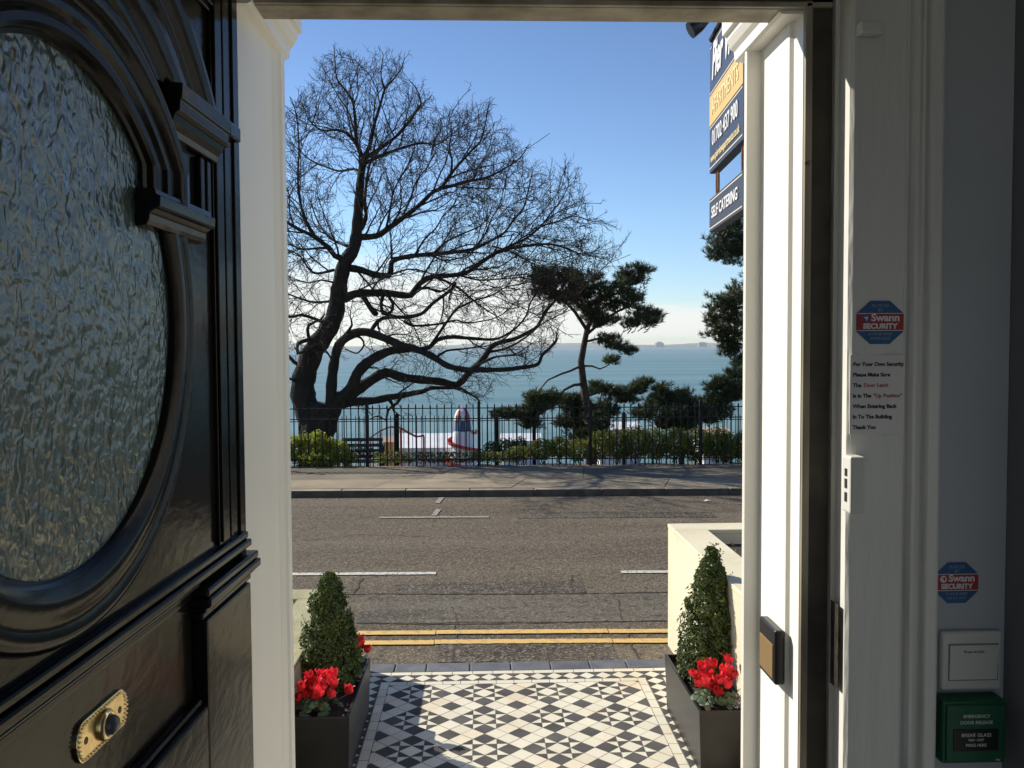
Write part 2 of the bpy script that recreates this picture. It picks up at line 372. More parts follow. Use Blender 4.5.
w = bpy.data.worlds.new('World'); scene.world = w; w.use_nodes = True
nt = w.node_tree; L = nt.links.new
bg = nt.nodes['Background']
sky = nt.nodes.new('ShaderNodeTexSky'); sky.sky_type = 'NISHITA'; sky.sun_disc = False
sky.sun_elevation = R(34); sky.sun_rotation = atan2(SUN_DIR.x, SUN_DIR.y)
sky.air_density = 1.0; sky.dust_density = 0.0; sky.ozone_density = 3.0; sky.altitude = 30
tc = nt.nodes.new('ShaderNodeTexCoord')
sep = nt.nodes.new('ShaderNodeSeparateXYZ'); L(tc.outputs['Generated'], sep.inputs[0])
mp = nt.nodes.new('ShaderNodeMapping'); mp.inputs['Scale'].default_value = (2.2, 2.2, 26.0); mp.inputs['Location'].default_value = (1.3, 0.4, 0.2); L(tc.outputs['Generated'], mp.inputs['Vector'])
nz = nt.nodes.new('ShaderNodeTexNoise'); nz.inputs['Scale'].default_value = 1.6; nz.inputs['Detail'].default_value = 6; nz.inputs['Roughness'].default_value = 0.55; L(mp.outputs['Vector'], nz.inputs['Vector'])
def mrange(src, a, b, c=0.0, d=1.0, smooth=True):
    r = nt.nodes.new('ShaderNodeMapRange'); r.interpolation_type = 'SMOOTHSTEP' if smooth else 'LINEAR'
    for k, v in zip(('From Min', 'From Max', 'To Min', 'To Max'), (a, b, c, d)): r.inputs[k].default_value = v
    L(src, r.inputs['Value']); return r.outputs['Result']
def math2(op, a, b):
    n = nt.nodes.new('ShaderNodeMath'); n.operation = op
    for i, v in enumerate((a, b)):
        if isinstance(v, float): n.inputs[i].default_value = v
        else: L(v, n.inputs[i])
    n.use_clamp = True
    return n.outputs[0]
band = mrange(sep.outputs['Z'], 0.020, 0.085, 1.0, 0.0)
leftw = mrange(sep.outputs['X'], 0.22, -0.02, 0.0, 1.0)
den = math2('ADD', math2('MULTIPLY', nz.outputs['Fac'], 0.62), math2('MULTIPLY', leftw, 0.24))
thr = math2('SUBTRACT', den, math2('MULTIPLY', mrange(sep.outputs['Z'], 0.02, 0.10, 0.0, 1.0, False), 0.34))
cl = mrange(thr, 0.14, 0.30)
cl = math2('MULTIPLY', cl, mrange(sep.outputs['Z'], 0.006, 0.014))
cl = math2('MULTIPLY', cl, mrange(sep.outputs['Z'], 0.06, 0.12, 1.0, 0.0))
mxc = nt.nodes.new('ShaderNodeMix'); mxc.data_type = 'RGBA'
L(math2('MULTIPLY', cl, 0.85), mxc.inputs[0]); 
sk = nt.nodes.new('ShaderNodeMix'); sk.data_type = 'RGBA'
sk.inputs[6].default_value = (0.85, 0.94, 1.08, 1); sk.inputs[7].default_value = (0.74, 0.79, 0.91, 1)
L(mrange(sep.outputs['Z'], 0.14, 0.34, 0, 1, False), sk.inputs[0])
ml = nt.nodes.new('ShaderNodeMix'); ml.data_type = 'RGBA'; ml.blend_type = 'MULTIPLY'; ml.inputs[0].default_value = 1.0
L(sky.outputs[0], ml.inputs[6]); L(sk.outputs[2], ml.inputs[7]); L(ml.outputs[2], mxc.inputs[6]); mxc.inputs[7].default_value = (7.1, 7.05, 6.75, 1)
L(mxc.outputs[2], bg.inputs['Color']); bg.inputs['Strength'].default_value = 0.085

cd = bpy.data.cameras.new('camera'); cam = bpy.data.objects.new('camera', cd); C.objects.link(cam); scene.camera = cam
cd.sensor_width = 36; cd.lens = F / 1024 * 36; cd.clip_start = 0.02; cd.clip_end = 40000
def cam_axis(x, y, z):
    c, s = cos(ROLL), sin(ROLL); x, y = x * c + y * s, -x * s + y * c
    c, s = cos(PITCH), sin(PITCH); y, z = y * c - z * s, y * s + z * c
    c, s = cos(YAW), sin(YAW)
    return Vector((x * c + z * s, -x * s + z * c, y))
ax, ay, az = cam_axis(1, 0, 0), cam_axis(0, 1, 0), -cam_axis(0, 0, 1)
cam.matrix_world = Matrix(((ax.x, ay.x, az.x, 0), (ax.y, ay.y, az.y, 0), (ax.z, ay.z, az.z, H), (0, 0, 0, 1)))

vs_ = scene.view_settings; scene.display_settings.display_device = 'sRGB'
vs_.view_transform = 'Standard'; vs_.look = 'None'; vs_.exposure = 0.70; vs_.gamma = 1.0; vs_.use_curve_mapping = False
scene.cycles.use_denoising = True
scene.cycles.max_bounces = 10; scene.cycles.diffuse_bounces = 6; scene.cycles.glossy_bounces = 4; scene.cycles.transparent_max_bounces = 12
scene.cycles.sample_clamp_indirect = 8.0

# ================================================================== THE SETTING
# ---- ground: one sheet, street level, falling down the cliff to the sea front
rnd = random.Random(4)
prof = [(-60, -0.06), (2, -0.06), (15.0, -0.06), (15.25, 0.05), (16.0, -0.05), (17.0, -0.3), (18.0, -0.5), (19.0, -0.62), (20.0, -1.0), (26, -5.0), (40, -12), (60, -18), (80, -20.6), (100, -21), (176, -21), (178, -24)]
xs = [-400, -120, -60, -30, -15, -8, -4, -2, 0, 2, 4, 8, 15, 30, 60, 120, 400]
mb = MB(); mb.grid([[(x, SY(x, y) if abs(x) < 70 else y, z) for x in xs] for y, z in prof])
tag(build(mb, 'ground', M['earth'], smooth=True, recalc=True), kind='structure')
mb = MB(); mb.quad((-9000, 176.5, -22), (9000, 176.5, -22), (9000, 12000, -22), (-9000, 12000, -22))
tag(build(mb, 'sea', M['sea']), kind='structure')
# ---- far shore
mb = MB(); rows = [[], [], []]
n = 240
for i in range(n + 1):
    x = -7000 + 14000 * i / n
    h = 26 + 16 * sin(i * 0.11) + 10 * sin(i * 0.31 + 1) + rnd.uniform(-3, 3)
    rows[0].append((x, 9000, -23)); rows[1].append((x, 9060, -14 + rnd.uniform(0, 6))); rows[2].append((x, 10500, max(8, h)))
mb.grid(rows)
tag(build(mb, 'hills', M['farland'], recalc=True), kind='structure')

# ---- road, patches, markings
def sheet(name, x0, x1, y0, y1, z, m, n=1, jag=0.0, seed=1, skew=True):
    r = random.Random(seed); mb = MB(); a = []; b = []
    for i in range(n + 1):
        x = x0 + (x1 - x0) * i / n
        j0 = r.uniform(-jag, jag); j1 = r.uniform(-jag, jag)
        a.append((x, (SY(x, y0) if skew else y0) + j0, z)); b.append((x, (SY(x, y1) if skew else y1) + j1, z))
    mb.grid([a, b]); return mb
def crack(pts, w, seed):
    rr = random.Random(seed); mb = MB(); a, b_ = [], []
    P = []
    for p, q in zip(pts, pts[1:]):
        n = max(2, int(hypot(q[0] - p[0], q[1] - p[1]) / 0.06))
        for i in range(n): P.append((p[0] + (q[0] - p[0]) * i / n + rr.gauss(0, .006), p[1] + (q[1] - p[1]) * i / n + rr.gauss(0, .006)))
    P.append(pts[-1])
    for i, p in enumerate(P):
        q = P[min(i + 1, len(P) - 1)]; o = P[max(i - 1, 0)]; dx, dy = q[0] - o[0], q[1] - o[1]; l = hypot(dx, dy) or 1
        ww = w * rr.uniform(.25, 1.0) / 2
        a.append((p[0] - dy / l * ww, p[1] + dx / l * ww, -0.0075)); b_.append((p[0] + dy / l * ww, p[1] - dx / l * ww, -0.0075))
    mb.grid([b_, a]); return mb
def structure(name, mb, m, **k): return tag(build(mb, name, m, **k), kind='structure')
structure('road', sheet('road', -70, 70, 5.9, 12.60, -0.012, None, 20), M['road'])
structure('road_patch', sheet('p', -0.96, 9.0, 6.80, 7.52, -0.008, None, 60, 0.012, 3), M['road2'])
structure('road_patch', sheet('p', -0.30, 0.92, 5.93, 6.32, -0.008, None, 16, 0.015, 5), M['road3'])
structure('road_patch', sheet('p', -0.75, 0.9, 7.60, 7.98, -0.008, None, 16, 0.015, 8), M['road3'])
structure('road_patch', sheet('p', 0.45, 2.9, 10.95, 11.3, -0.008, None, 16, 0.03, 9), M['road3'])
M['tar'] = mat('dark tar seam', (0.020, 0.018, 0.015), (0.05, 0.043, 0.034), scale=20, rough=0.9)
mk = MB()
def gp(*px): return [(G(x, y).x, G(x, y).y) for x, y in px]
for i, (pts, w_) in enumerate(((gp((300, 594), (380, 592.5), (470, 593), (560, 592.5), (668, 591)), 0.035), (gp((362, 577), (358, 586), (354, 592)), 0.03), (gp((571, 574), (573, 592)), 0.022), (gp((455, 624), (456, 642), (453, 661)), 0.022), (gp((357, 621), (420, 623), (520, 622), (668, 619.5)), 0.03), (gp((452, 605), (458, 622)), 0.02), (gp((628, 625), (632, 645), (640, 660)), 0.02), (gp((530, 513), (600, 511), (668, 512)), 0.04), (gp((300, 540), (360, 534), (430, 536)), 0.018), (gp((618, 598), (622, 619)), 0.02))):
    c_ = crack(pts, w_, i); mk.add(c_.v, c_.f)
structure('road_crack', mk, M['tar'])
mk = MB()
for y0, y1 in ((6.285, 6.375), (6.505, 6.595)):
    for x0, x1, j in ((-14, -0.34, 0), (-0.335, 0.93, 0.008), (0.935, 12, 0.002)):
        k = MB(); s = sheet('l', x0, x1, y0 + j, y1 + j, -0.003, None, 40, 0.004, int(x0 * 7 + y0 * 90))
        mk.add(s.v, s.f)
structure('yellow_lines', mk, M['line_y'])
mk = MB()
for x0, x1 in ((-6.3, -2.4), (-1.95, -0.78), (-0.775, -0.42), (1.30, 1.36), (1.365, 3.6), (5.6, 8.5)):
    s = sheet('l', x0, x1, 8.245, 8.335, -0.004, None, 14, 0.004, int(x0 * 10)); mk.add(s.v, s.f)
structure('white_lines', mk, M['line_w'])
mk = MB()
for x0, x1 in ((-1.25, 0.1),):
    s = sheet('l', x0, x1, 10.99, 11.09, -0.004, None, 14, 0.01, 7); mk.add(s.v, s.f)
structure('faded_line', mk, M['line_faint'])
mk = MB()
for a, b in ((11.15, 11.6), (12.05, 12.5)):
    mk.quad((-0.62, a, -0.0035), (-0.55, a, -0.0035), (-0.51, b, -0.0035), (-0.58, b, -0.0035))
structure('bay_line', mk, M['line_faint'])

# ---- far pavement with kerb
mb = MB(); x = -36.0; r = random.Random(11)
while x < 36:
    l = 0.92 + r.uniform(-0.02, 0.02)
    x1 = x + l - 0.012
    zt = 0.080 + r.uniform(-0.004, 0.004)
    a, b = SY(x, 12.58), SY(x1, 12.58)
    mb.add([(x, a, -0.06), (x1, b, -0.06), (x1, b + 0.17, -0.06), (x, a + 0.17, -0.06), (x, a + 0.012, zt), (x1, b + 0.012, zt), (x1, b + 0.17, zt), (x, a + 0.17, zt)],
           [(0, 3, 2, 1), (4, 5, 6, 7), (0, 1, 5, 4), (1, 2, 6, 5), (2, 3, 7, 6), (3, 0, 4, 7)])
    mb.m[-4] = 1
    x += l
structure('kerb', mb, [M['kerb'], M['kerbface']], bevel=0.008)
structure('pavement_bed', sheet('b', -40, 40, 12.70, 15.28, 0.068, None, 20), M['soil'])
def slabs(y0, y1, lmin, lmax, z, seed, lean):
    mb = MB(); r = random.Random(seed); x = -36
    while x < 36:
        l = r.uniform(lmin, lmax); x1 = x + l - 0.010; dz = r.uniform(-0.003, 0.003)
        mb.add([(x, SY(x, y0), z + dz), (x1, SY(x1, y0), z + dz), (x1 + lean, SY(x1, y1 - 0.012), z + dz), (x + lean, SY(x, y1 - 0.012), z + dz)], [(0, 1, 2, 3)])
        x += l
    return mb
structure('pavement', slabs(12.755, 13.62, 1.3, 2.3, 0.082, 5, 0.25), M['paving'])
structure('pavement', slabs(13.62, 15.20, 2.2, 3.6, 0.082, 6, 0.2), M['paving2'])

# ---- tiled path in front of the door
def clip(poly, x0, x1, y0, y1):
    def cut(p, f, inter):
        o = []
        for i in range(len(p)):
            a, b = p[i], p[(i + 1) % len(p)]
            fa, fb = f(a), f(b)
            if fa >= 0: o.append(a)
            if (fa >= 0) != (fb >= 0):
                t = fa / (fa - fb); o.append((a[0] + (b[0] - a[0]) * t, a[1] + (b[1] - a[1]) * t))
        return o
    for f in (lambda p: p[0] - x0, lambda p: x1 - p[0], lambda p: p[1] - y0, lambda p: y1 - p[1]):
        poly = cut(poly, f, None)
        if len(poly) < 3: return []
    return poly
TZ = 0.006
tiles = MB()
def shrink(poly, g=0.0016):
    cx = sum(p[0] for p in poly) / len(poly); cy = sum(p[1] for p in poly) / len(poly)
    o = []
    for p in poly:
        d = hypot(p[0] - cx, p[1] - cy)
        k = max(0.0, 1 - g * 1.5 / max(d, 1e-6)); o.append((cx + (p[0] - cx) * k, cy + (p[1] - cy) * k))
    return o
rt = random.Random(9)
def tile(poly, mi, box=None):
    if box: poly = clip(poly, *box)
    if len(poly) < 3: return
    a = 0.5 * sum(poly[i][0] * poly[(i + 1) % len(poly)][1] - poly[(i + 1) % len(poly)][0] * poly[i][1] for i in range(len(poly)))
    if abs(a) < 1e-5: return
    if a < 0: poly = poly[::-1]
    dz = rt.uniform(-0.0006, 0.0006)
    tiles.add([(x, y, TZ + dz) for x, y in shrink(poly)], [tuple(range(len(poly)))], mi)
FX0, FX1, FY0, FY1 = -0.575, 0.975, 2.5, 5.505
sc_ = G(484.1, 693.9); DG = 0.1275
ex, ey = (DG / 2, DG / 2), (-DG / 2, DG / 2)
def cellpt(i, j): return (sc_.x + ex[0] * i + ey[0] * j, sc_.y + ex[1] * i + ey[1] * j)
fb = (FX0, FX1, FY0, FY1)
for bi in range(-16, 17):
    for bj in range(-16, 17):
        star = (bi + bj) % 2 == 0
        for u in (-1, 0, 1):
            for v in (-1, 0, 1):
                i, j = bi * 3 + u, bj * 3 + v
                q = [cellpt(i - .5, j - .5), cellpt(i + .5, j - .5), cellpt(i + .5, j + .5), cellpt(i - .5, j + .5)]
                c = cellpt(i, j)
                if c[0] < FX0 - .2 or c[0] > FX1 + .2 or c[1] < FY0 - .2 or c[1] > FY1 + .2: continue
                if star:
                    if u == 0 and v == 0: tile(q, 0, fb)
                    elif u != 0 and v != 0: tile(q, 1, fb)
                    else:
                        for k in range(4):
                            tri = [q[k], q[(k + 1) % 4], c]
                            # sides k: 0 = -v, 1 = +u, 2 = +v, 3 = -u
                            along = (k in (1, 3)) if v == 0 else (k in (0, 2))
                            tile(tri, 1 if along else 0, fb)
                else:
                    if u == 0 and v == 0: tile(q, 1, fb)
                    elif v == 0 or u == 0: tile(q, 0, fb)
                    else: tile(q, 0, fb)
def strip(x0, x1, y0, y1, n, alongx, mi=0):
    for k in range(n):
        if alongx:
            a = x0 + (x1 - x0) * k / n; b = x0 + (x1 - x0) * (k + 1) / n; tile([(a, y0), (b, y0), (b, y1), (a, y1)], mi)
        else:
            a = y0 + (y1 - y0) * k / n; b = y0 + (y1 - y0) * (k + 1) / n; tile([(x0, a), (x1, a), (x1, b), (x0, b)], mi)
def diamonds(x0, x1, y0, y1, n, alongx):
    for k in range(n):
        for half in (0, 1):
            pass
        if alongx:
            a = x0 + (x1 - x0) * k / n; b = x0 + (x1 - x0) * (k + 1) / n; m_ = (a + b) / 2; c = (y0 + y1) / 2
            tile([(a, c), (m_, y0), (b, c), (m_, y1)], 0)
            for p in ([(a, y0), (m_, y0), (a, c)], [(m_, y0), (b, y0), (b, c)], [(b, c), (b, y1), (m_, y1)], [(m_, y1), (a, y1), (a, c)]): tile(p, 1)
        else:
            a = y0 + (y1 - y0) * k / n; b = y0 + (y1 - y0) * (k + 1) / n; m_ = (a + b) / 2; c = (x0 + x1) / 2
            tile([(c, a), (x1, m_), (c, b), (x0, m_)], 0)
            for p in ([(x0, a), (c, a), (x0, m_)], [(c, a), (x1, a), (x1, m_)], [(x1, m_), (x1, b), (c, b)], [(c, b), (x0, b), (x0, m_)]): tile(p, 1)
strip(-0.628, -0.577, 2.5, 5.56, 26, False); strip(0.977, 1.028, 2.5, 5.56, 26, False)
strip(-0.577, 0.977, 5.507, 5.56, 14, True)
diamonds(-0.84, 1.24, 5.562, 5.672, 20, True)
diamonds(-0.738, -0.630, 2.5, 5.56, 29, False); diamonds(1.030, 1.138, 2.5, 5.56, 29, False)
strip(-0.84, 1.24, 5.674, 5.725, 16, True)
strip(-0.84, -0.740, 2.5, 5.56, 20, False); strip(1.140, 1.24, 2.5, 5.56, 20, False)
pathbed = MB(); pathbed.box(-0.845, 1.245, 2.35, 5.728, -0.06, 0.0045)
structure('path_bed', pathbed, M['grout'])
structure('path', tiles, [M['tile_w'], M['tile_k']])
mb = MB(); x = -0.86; r = random.Random(2)
while x < 1.24:
    l = r.uniform(0.2, 0.3); x1 = min(x + l, 1.262)
    mb.box(x, x1 - 0.006, 5.733, 5.893, -0.06, 0.004 + r.uniform(0, 0.002)); x += l
structure('edging', mb, M['slab_b'], bevel=0.006)

# ---- steps up to the door
mb = MB(); mb.box(-0.75, 0.95, 2.05, 2.345, -0.06, 0.18); mb.box(-0.75, 0.95, 1.76, 2.048, -0.06, 0.365); mb.box(-0.344, 0.465, 1.352, 1.758, -0.06, 0.55)
structure('steps', mb, M['coping'], bevel=0.012)

# ================================================================== HOUSE
house = thing('guest_house', (0.07, 1.6, 0), 'white painted house front that frames the open doorway, with its dim entrance hall', 'house')
FL, CE = 0.55, 3.0
mb = MB()
mb.box(-5, -0.42, 1.40, 1.597, -0.06, 3.5); mb.box(0.60, 5, 1.40, 1.597, -0.06, 3.5); mb.box(-0.418, 0.598, 1.40, 1.597, 3.05, 3.5)
build(mb, 'front_wall', M['white'], house)
# reveals
def prism_z(poly, z0, z1):
    b = MB(); b.extrude(poly, lambda a, c, t: (a, c, t), z0, z1); return b
right = [(0.482, 1.63), (0.472, 1.60), (0.463, 1.568), (0.465, 1.562), (0.488, 1.559), (0.490, 1.555), (0.490, 1.432), (0.4915, 1.424), (0.497, 1.419), (0.498, 1.415), (0.498, 1.381), (0.60, 1.381), (0.60, 1.63)]
left = [(-0.344, 1.63), (-0.336, 1.60), (-0.337, 1.578), (-0.341, 1.573), (-0.346, 1.556), (-0.3475, 1.552), (-0.358, 1.352), (-0.42, 1.352), (-0.42, 1.63)]
def cap_poly(sgn, x0):
    pr = [(0, 2.606), (0.006, 2.609), (0.0075, 2.624), (0.014, 2.631), (0.021, 2.643), (0.0225, 2.651), (0.029, 2.653), (0.030, 2.700), (0.034, 2.72), (0.034, 2.80), (-0.05, 2.80), (-0.05, 2.606)]
    return [(x0 - sgn * p, z) for p, z in pr]
for poly, sgn, x0, lab in ((left, -1, -0.339, None), (right, 1, 0.4675, None)):
    p = build(prism_z(poly, FL - 0.1 if False else 0.0, 3.05), 'pilaster', M['white'], house, recalc=True)
    b = MB(); b.extrude(cap_poly(sgn, x0), lambda a, z, t: (a, t, z), 1.385 if sgn > 0 else 1.36, 1.625)
    build(b, 'capital', M['white'], p, recalc=True)
# shoulder of the right capital follows the stepped reveal
# hall shell: walls, ceiling, rear wall with an opening added to let light in
mb = MB()
mb.box(0.6005, 0.811, 1.352, 1.399, FL, CE)                     # wall beside the architrave
build(mb, 'hall_wall', M['wall'], house)
mb = MB(); mb.box(0.812, 0.95, -2.0, 1.399, FL - 0.1, CE + 0.1); build(mb, 'hall_wall', M['darkwall'], house)
mb = MB(); mb.box(-0.85, -0.60, -2.0, 1.352, FL - 0.1, CE + 0.1); build(mb, 'hall_wall', M['hallwhite'], house)
mb = MB(); mb.box(-0.598, 0.811, -2.0, 1.398, CE, CE + 0.1); build(mb, 'ceiling', M['hallwhite'], house)
mb = MB(); mb.box(-0.598, -0.42, 1.353, 1.398, FL, CE); mb.box(-0.419, 0.60, 1.36, 1.398, 2.72, CE); build(mb, 'hall_wall', M['wall'], house)
mb = MB()
WX0, WX1, WZ0, WZ1 = -0.56, 0.76, 0.62, 2.94
mb.box(-0.598, 0.811, -2.15, -2.00, FL, WZ0); mb.box(-0.598, 0.811, -2.15, -2.00, WZ1, CE)
mb.box(-0.598, WX0, -2.15, -2.00, WZ0, WZ1); mb.box(WX1, 0.811, -2.15, -2.00, WZ0, WZ1)
build(mb, 'rear_wall', M['hallwhite'], house)
mb = MB(); mb.box(-0.598, 0.811, -2.0, 1.351, FL - 0.1, FL)
structure('floor', mb, M['floor'])
M['concrete'] = mat('pale bounce concrete', (0.50, 0.49, 0.46), (0.42, 0.41, 0.38), scale=1.0, rough=0.9)
structure('bounce_yard', sheet('y', -14, 14, -30, -2.3, -0.03, None, 4, skew=False), M['concrete'])  # unseen pale paving added to bounce sunlight into the hall

# ================================================================== DOOR FRAME
df = thing('door_frame', (0.09, 1.38, FL), 'old cream and white door frame with chipped paint round the open doorway', 'door frame')
ZH = 2.611
b = MB(); b.box(0.4985, 0.510, 1.372, 1.380, FL, ZH + 0.01); build(b, 'stop_bead', M['grimy'], df, bevel=0.002)
b = MB(); b.box(0.5105, 0.541, 1.376, 1.380, FL, ZH + 0.02); build(b, 'door_seal', M['seal'], df)
b = MB(); poly = [(0.5415, 1.380), (0.5415, 1.365), (0.546, 1.360), (0.547, 1.323), (0.552, 1.318), (0.600, 1.318), (0.600, 1.380)]
b = prism_z(poly, FL, 2.66); build(b, 'jamb', M['old_white'], df, recalc=True)
b = prism_z([(-0.42, 1.351), (-0.42, 1.31), (-0.405, 1.31), (-0.405, 1.351)], FL, 2.66); build(b, 'jamb', M['old_white'], df, recalc=True)
b = MB(); b.box(-0.42, 0.541, 1.381, 1.44, ZH, ZH + 0.10); b.box(-0.42, 0.541, 1.372, 1.3805, ZH + 0.0005, ZH + 0.009); build(b, 'head_stop', M['grimy'], df, bevel=0.002)
b = MB(); b.box(-0.42, 0.541, 1.376, 1.3805, ZH + 0.0095, ZH + 0.0165); build(b, 'door_seal', M['seal'], df)
b = MB(); b.box(-0.42, 0.541, 1.368, 1.3805, ZH + 0.017, ZH + 0.06); build(b, 'head_rail', M['grimy'], df, bevel=0.004)
b = MB(); b.box(-0.419, 0.60, 1.318, 1.359, 2.661, 2.76); build(b, 'head_architrave', M['old_white'], df, bevel=0.004)
arch = [(0.602, 1.351), (0.6005, 1.321), (0.634, 1.321), (0.637, 1.325), (0.640, 1.325), (0.643, 1.318), (0.648, 1.3135), (0.654, 1.3135), (0.660, 1.319), (0.664, 1.3225), (0.667, 1.3225), (0.669, 1.3125), (0.673, 1.309), (0.690, 1.309), (0.6955, 1.313), (0.697, 1.3515)]
arch = [(x - max(0, (x - 0.60)) * 0.11, y) for x, y in arch]
b = prism_z(arch, FL, 2.76); build(b, 'architrave', M['old_white'], df, recalc=True, bevel=0.0012)
# rim latch keep, with its two slots
b = MB(); b.box(0.5385, 0.5610, 1.286, 1.317, 1.852, 1.936); k = build(b, 'latch_keep', M['plastic_w'], df, bevel=0.003)
b = MB()
for z0, z1 in ((1.868, 1.882), (1.888, 1.902), (1.906, 1.917)): b.box(0.5379, 0.5386, 1.297, 1.306, z0, z1)
build(b, 'slot', M['dark'], k)
b = MB(); b.box(0.561, 0.574, 1.3135, 1.3178, 1.9265, 1.9305); b.box(0.561, 0.572, 1.3135, 1.3178, 1.850, 1.8535); build(b, 'fixing_tab', M['plastic_w'], k)
# mortice keep in the rebate
b = MB(); b.box(0.5404, 0.5413, 1.330, 1.3595, 1.575, 1.705); k = build(b, 'strike_plate', M['keep'], df, bevel=0.002)
b = MB()
for z0, z1 in ((1.59, 1.615), (1.635, 1.675)): b.box(0.5400, 0.54035, 1.337, 1.352, z0, z1)
build(b, 'strike_hole', M['dark'], k)
b = MB(); b.box(0.552, 0.586, 1.296, 1.3175, 2.548, 2.566); build(b, 'painted_bracket', M['old_white'], df, bevel=0.003)

# ================================================================== FRONT DOOR (standing open, seen on its outer face)
DK = 0.0378; dn = sqrt(1 + DK * DK)
def dp(s, nn, z):
    return (-0.355 - DK * s / dn + nn / dn, 1.345 - s / dn - nn * DK / dn, z)
door = thing('front_door', dp(0, 0, FL), 'glossy black panelled front door with round obscure glass, standing open', 'door')
CS, CZ, RX, RZ = 0.515, 2.132, 0.262, 0.253
b = MB(); N = 72
S0, S1, Z0, Z1 = -0.008, 0.985, FL + 0.012, 2.632
def ell(a, kx=1.0, off=0.0): return (CS - (RX * kx + off) * cos(a), CZ + (RZ * kx + off) * sin(a))
def rect_pt(a):
    dx, dz = -cos(a), sin(a); t = 1e9
    if dx > 1e-9: t = min(t, (S1 - CS) / dx)
    if dx < -1e-9: t = min(t, (S0 - CS) / dx)
    if dz > 1e-9: t = min(t, (Z1 - CZ) / dz)
    if dz < -1e-9: t = min(t, (Z0 - CZ) / dz)
    return (CS + dx * t, CZ + dz * t)
angs = sorted([2 * pi * i / N for i in range(N)] + [atan2(z - CZ, -(s - CS)) % (2 * pi) for s in (S0, S1) for z in (Z0, Z1)])
for off, rev in ((0.0, False), (-0.045, True)):
    inner = [(*ell(a, 1.0, -0.012),) for a in angs]; outer = [rect_pt(a) for a in angs]
    n = len(angs)
    b.add([(p[0], off, p[1]) for p in inner] + [(p[0], off, p[1]) for p in outer],
          [((i, (i + 1) % n, n + (i + 1) % n, n + i) if not rev else (n + i, n + (i + 1) % n, (i + 1) % n, i)) for i in range(n)])
b.grid([[(*[ell(a, 1, -0.012)[0]], -0.045, ell(a, 1, -0.012)[1]) for a in angs], [(ell(a, 1, -0.012)[0], 0.0, ell(a, 1, -0.012)[1]) for a in angs]], close=True)
b.grid([[(*[rect_pt(a)[0]], 0.0, rect_pt(a)[1]) for a in angs], [(rect_pt(a)[0], -0.045, rect_pt(a)[1]) for a in angs]], close=True)
build(b, 'leaf', M['black'], door, xf=dp, recalc=True)
b = MB(); n = 64
b.add([(ell(2 * pi * i / n, 1, -0.004)[0], -0.002, ell(2 * pi * i / n, 1, -0.004)[1]) for i in range(n)] + [(ell(2 * pi * i / n, 1, -0.004)[0], -0.008, ell(2 * pi * i / n, 1, -0.004)[1]) for i in range(n)],
      [tuple(range(n)), tuple(range(2 * n - 1, n - 1, -1))] + [(i, n + i, n + (i + 1) % n, (i + 1) % n) for i in range(n)])
build(b, 'glass_pane', M['glass'], door, xf=dp, recalc=True)
def ring(prof, a0, a1, n, closed, kx=1.0):
    """prof: list of (radial offset from the glass edge, outward n)"""
    b = MB(); rows = []
    for i in range(n if closed else n + 1):
        a = a0 + (a1 - a0) * i / n
        rows.append([(ell(a, 1.0, o)[0], q, ell(a, 1.0, o)[1]) for o, q in prof])
    if closed: rows.append(rows[0])
    b.grid(rows)
    if not closed:
        m_ = len(prof); b.add(rows[0], [tuple(range(m_))]); b.add(rows[-1], [tuple(range(m_ - 1, -1, -1))])
    return b
lowp = [(-0.016, -0.003), (-0.016, 0.001), (-0.008, 0.004), (0.0, 0.009), (0.008, 0.011), (0.016, 0.009), (0.022, 0.008), (0.026, 0.008), (0.032, 0.012), (0.040, 0.010), (0.046, 0.001), (0.046, -0.002)]
build(ring(lowp, 0, 2 * pi, 96, True), 'glass_bead', M['black'], door, xf=dp, recalc=True, smooth=True)
inp = [(o, q * 0.52) for o, q in [(-0.018, -0.002), (-0.018, 0.006), (-0.014, 0.010), (-0.012, 0.020), (-0.008, 0.025), (-0.001, 0.026), (0.002, 0.022), (0.006, 0.022), (0.010, 0.030), (0.016, 0.032), (0.019, 0.029), (0.024, 0.029), (0.030, 0.040), (0.038, 0.046), (0.046, 0.046), (0.051, 0.040), (0.054, 0.0)]]
def level_arch(prof, zcut, legs, n=110):
    b = MB(); rows = []; st0 = []
    for o, q in prof: st0.append(asin(min(1.0, (zcut - CZ) / (RZ + o))))
    if legs: rows.append([(CS - (RX + o) * cos(a_), q, legs) for (o, q), a_ in zip(prof, st0)])
    for i in range(n + 1):
        t = i / n
        rows.append([(CS - (RX + o) * cos(a_ + (pi - 2 * a_) * t), q, CZ + (RZ + o) * sin(a_ + (pi - 2 * a_) * t)) for (o, q), a_ in zip(prof, st0)])
    if legs: rows.append([(CS + (RX + o) * cos(a_), q, legs) for (o, q), a_ in zip(prof, st0)])
    b.grid(rows); m_ = len(prof); b.add(rows[0], [tuple(range(m_))]); b.add(rows[-1], [tuple(range(m_ - 1, -1, -1))])
    return b
hood = [(o, q * 0.36) for o, q in [(0.066, 0.0), (0.066, 0.016), (0.071, 0.019), (0.074, 0.030), (0.079, 0.033), (0.082, 0.030), (0.086, 0.030), (0.094, 0.046), (0.106, 0.056), (0.122, 0.058), (0.132, 0.052), (0.138, 0.042), (0.142, 0.040), (0.145, 0.046), (0.150, 0.048), (0.152, 0.044), (0.157, 0.052), (0.166, 0.066), (0.178, 0.074), (0.186, 0.072), (0.190, 0.064), (0.190, 0.0)]]
build(level_arch(inp, 2.300, 2.262), 'inner_arch', M['black'], door, xf=dp, recalc=True, smooth='auto')
build(level_arch(hood, 2.398, None), 'hood_moulding', M['black'], door, xf=dp, recalc=True, smooth='auto')
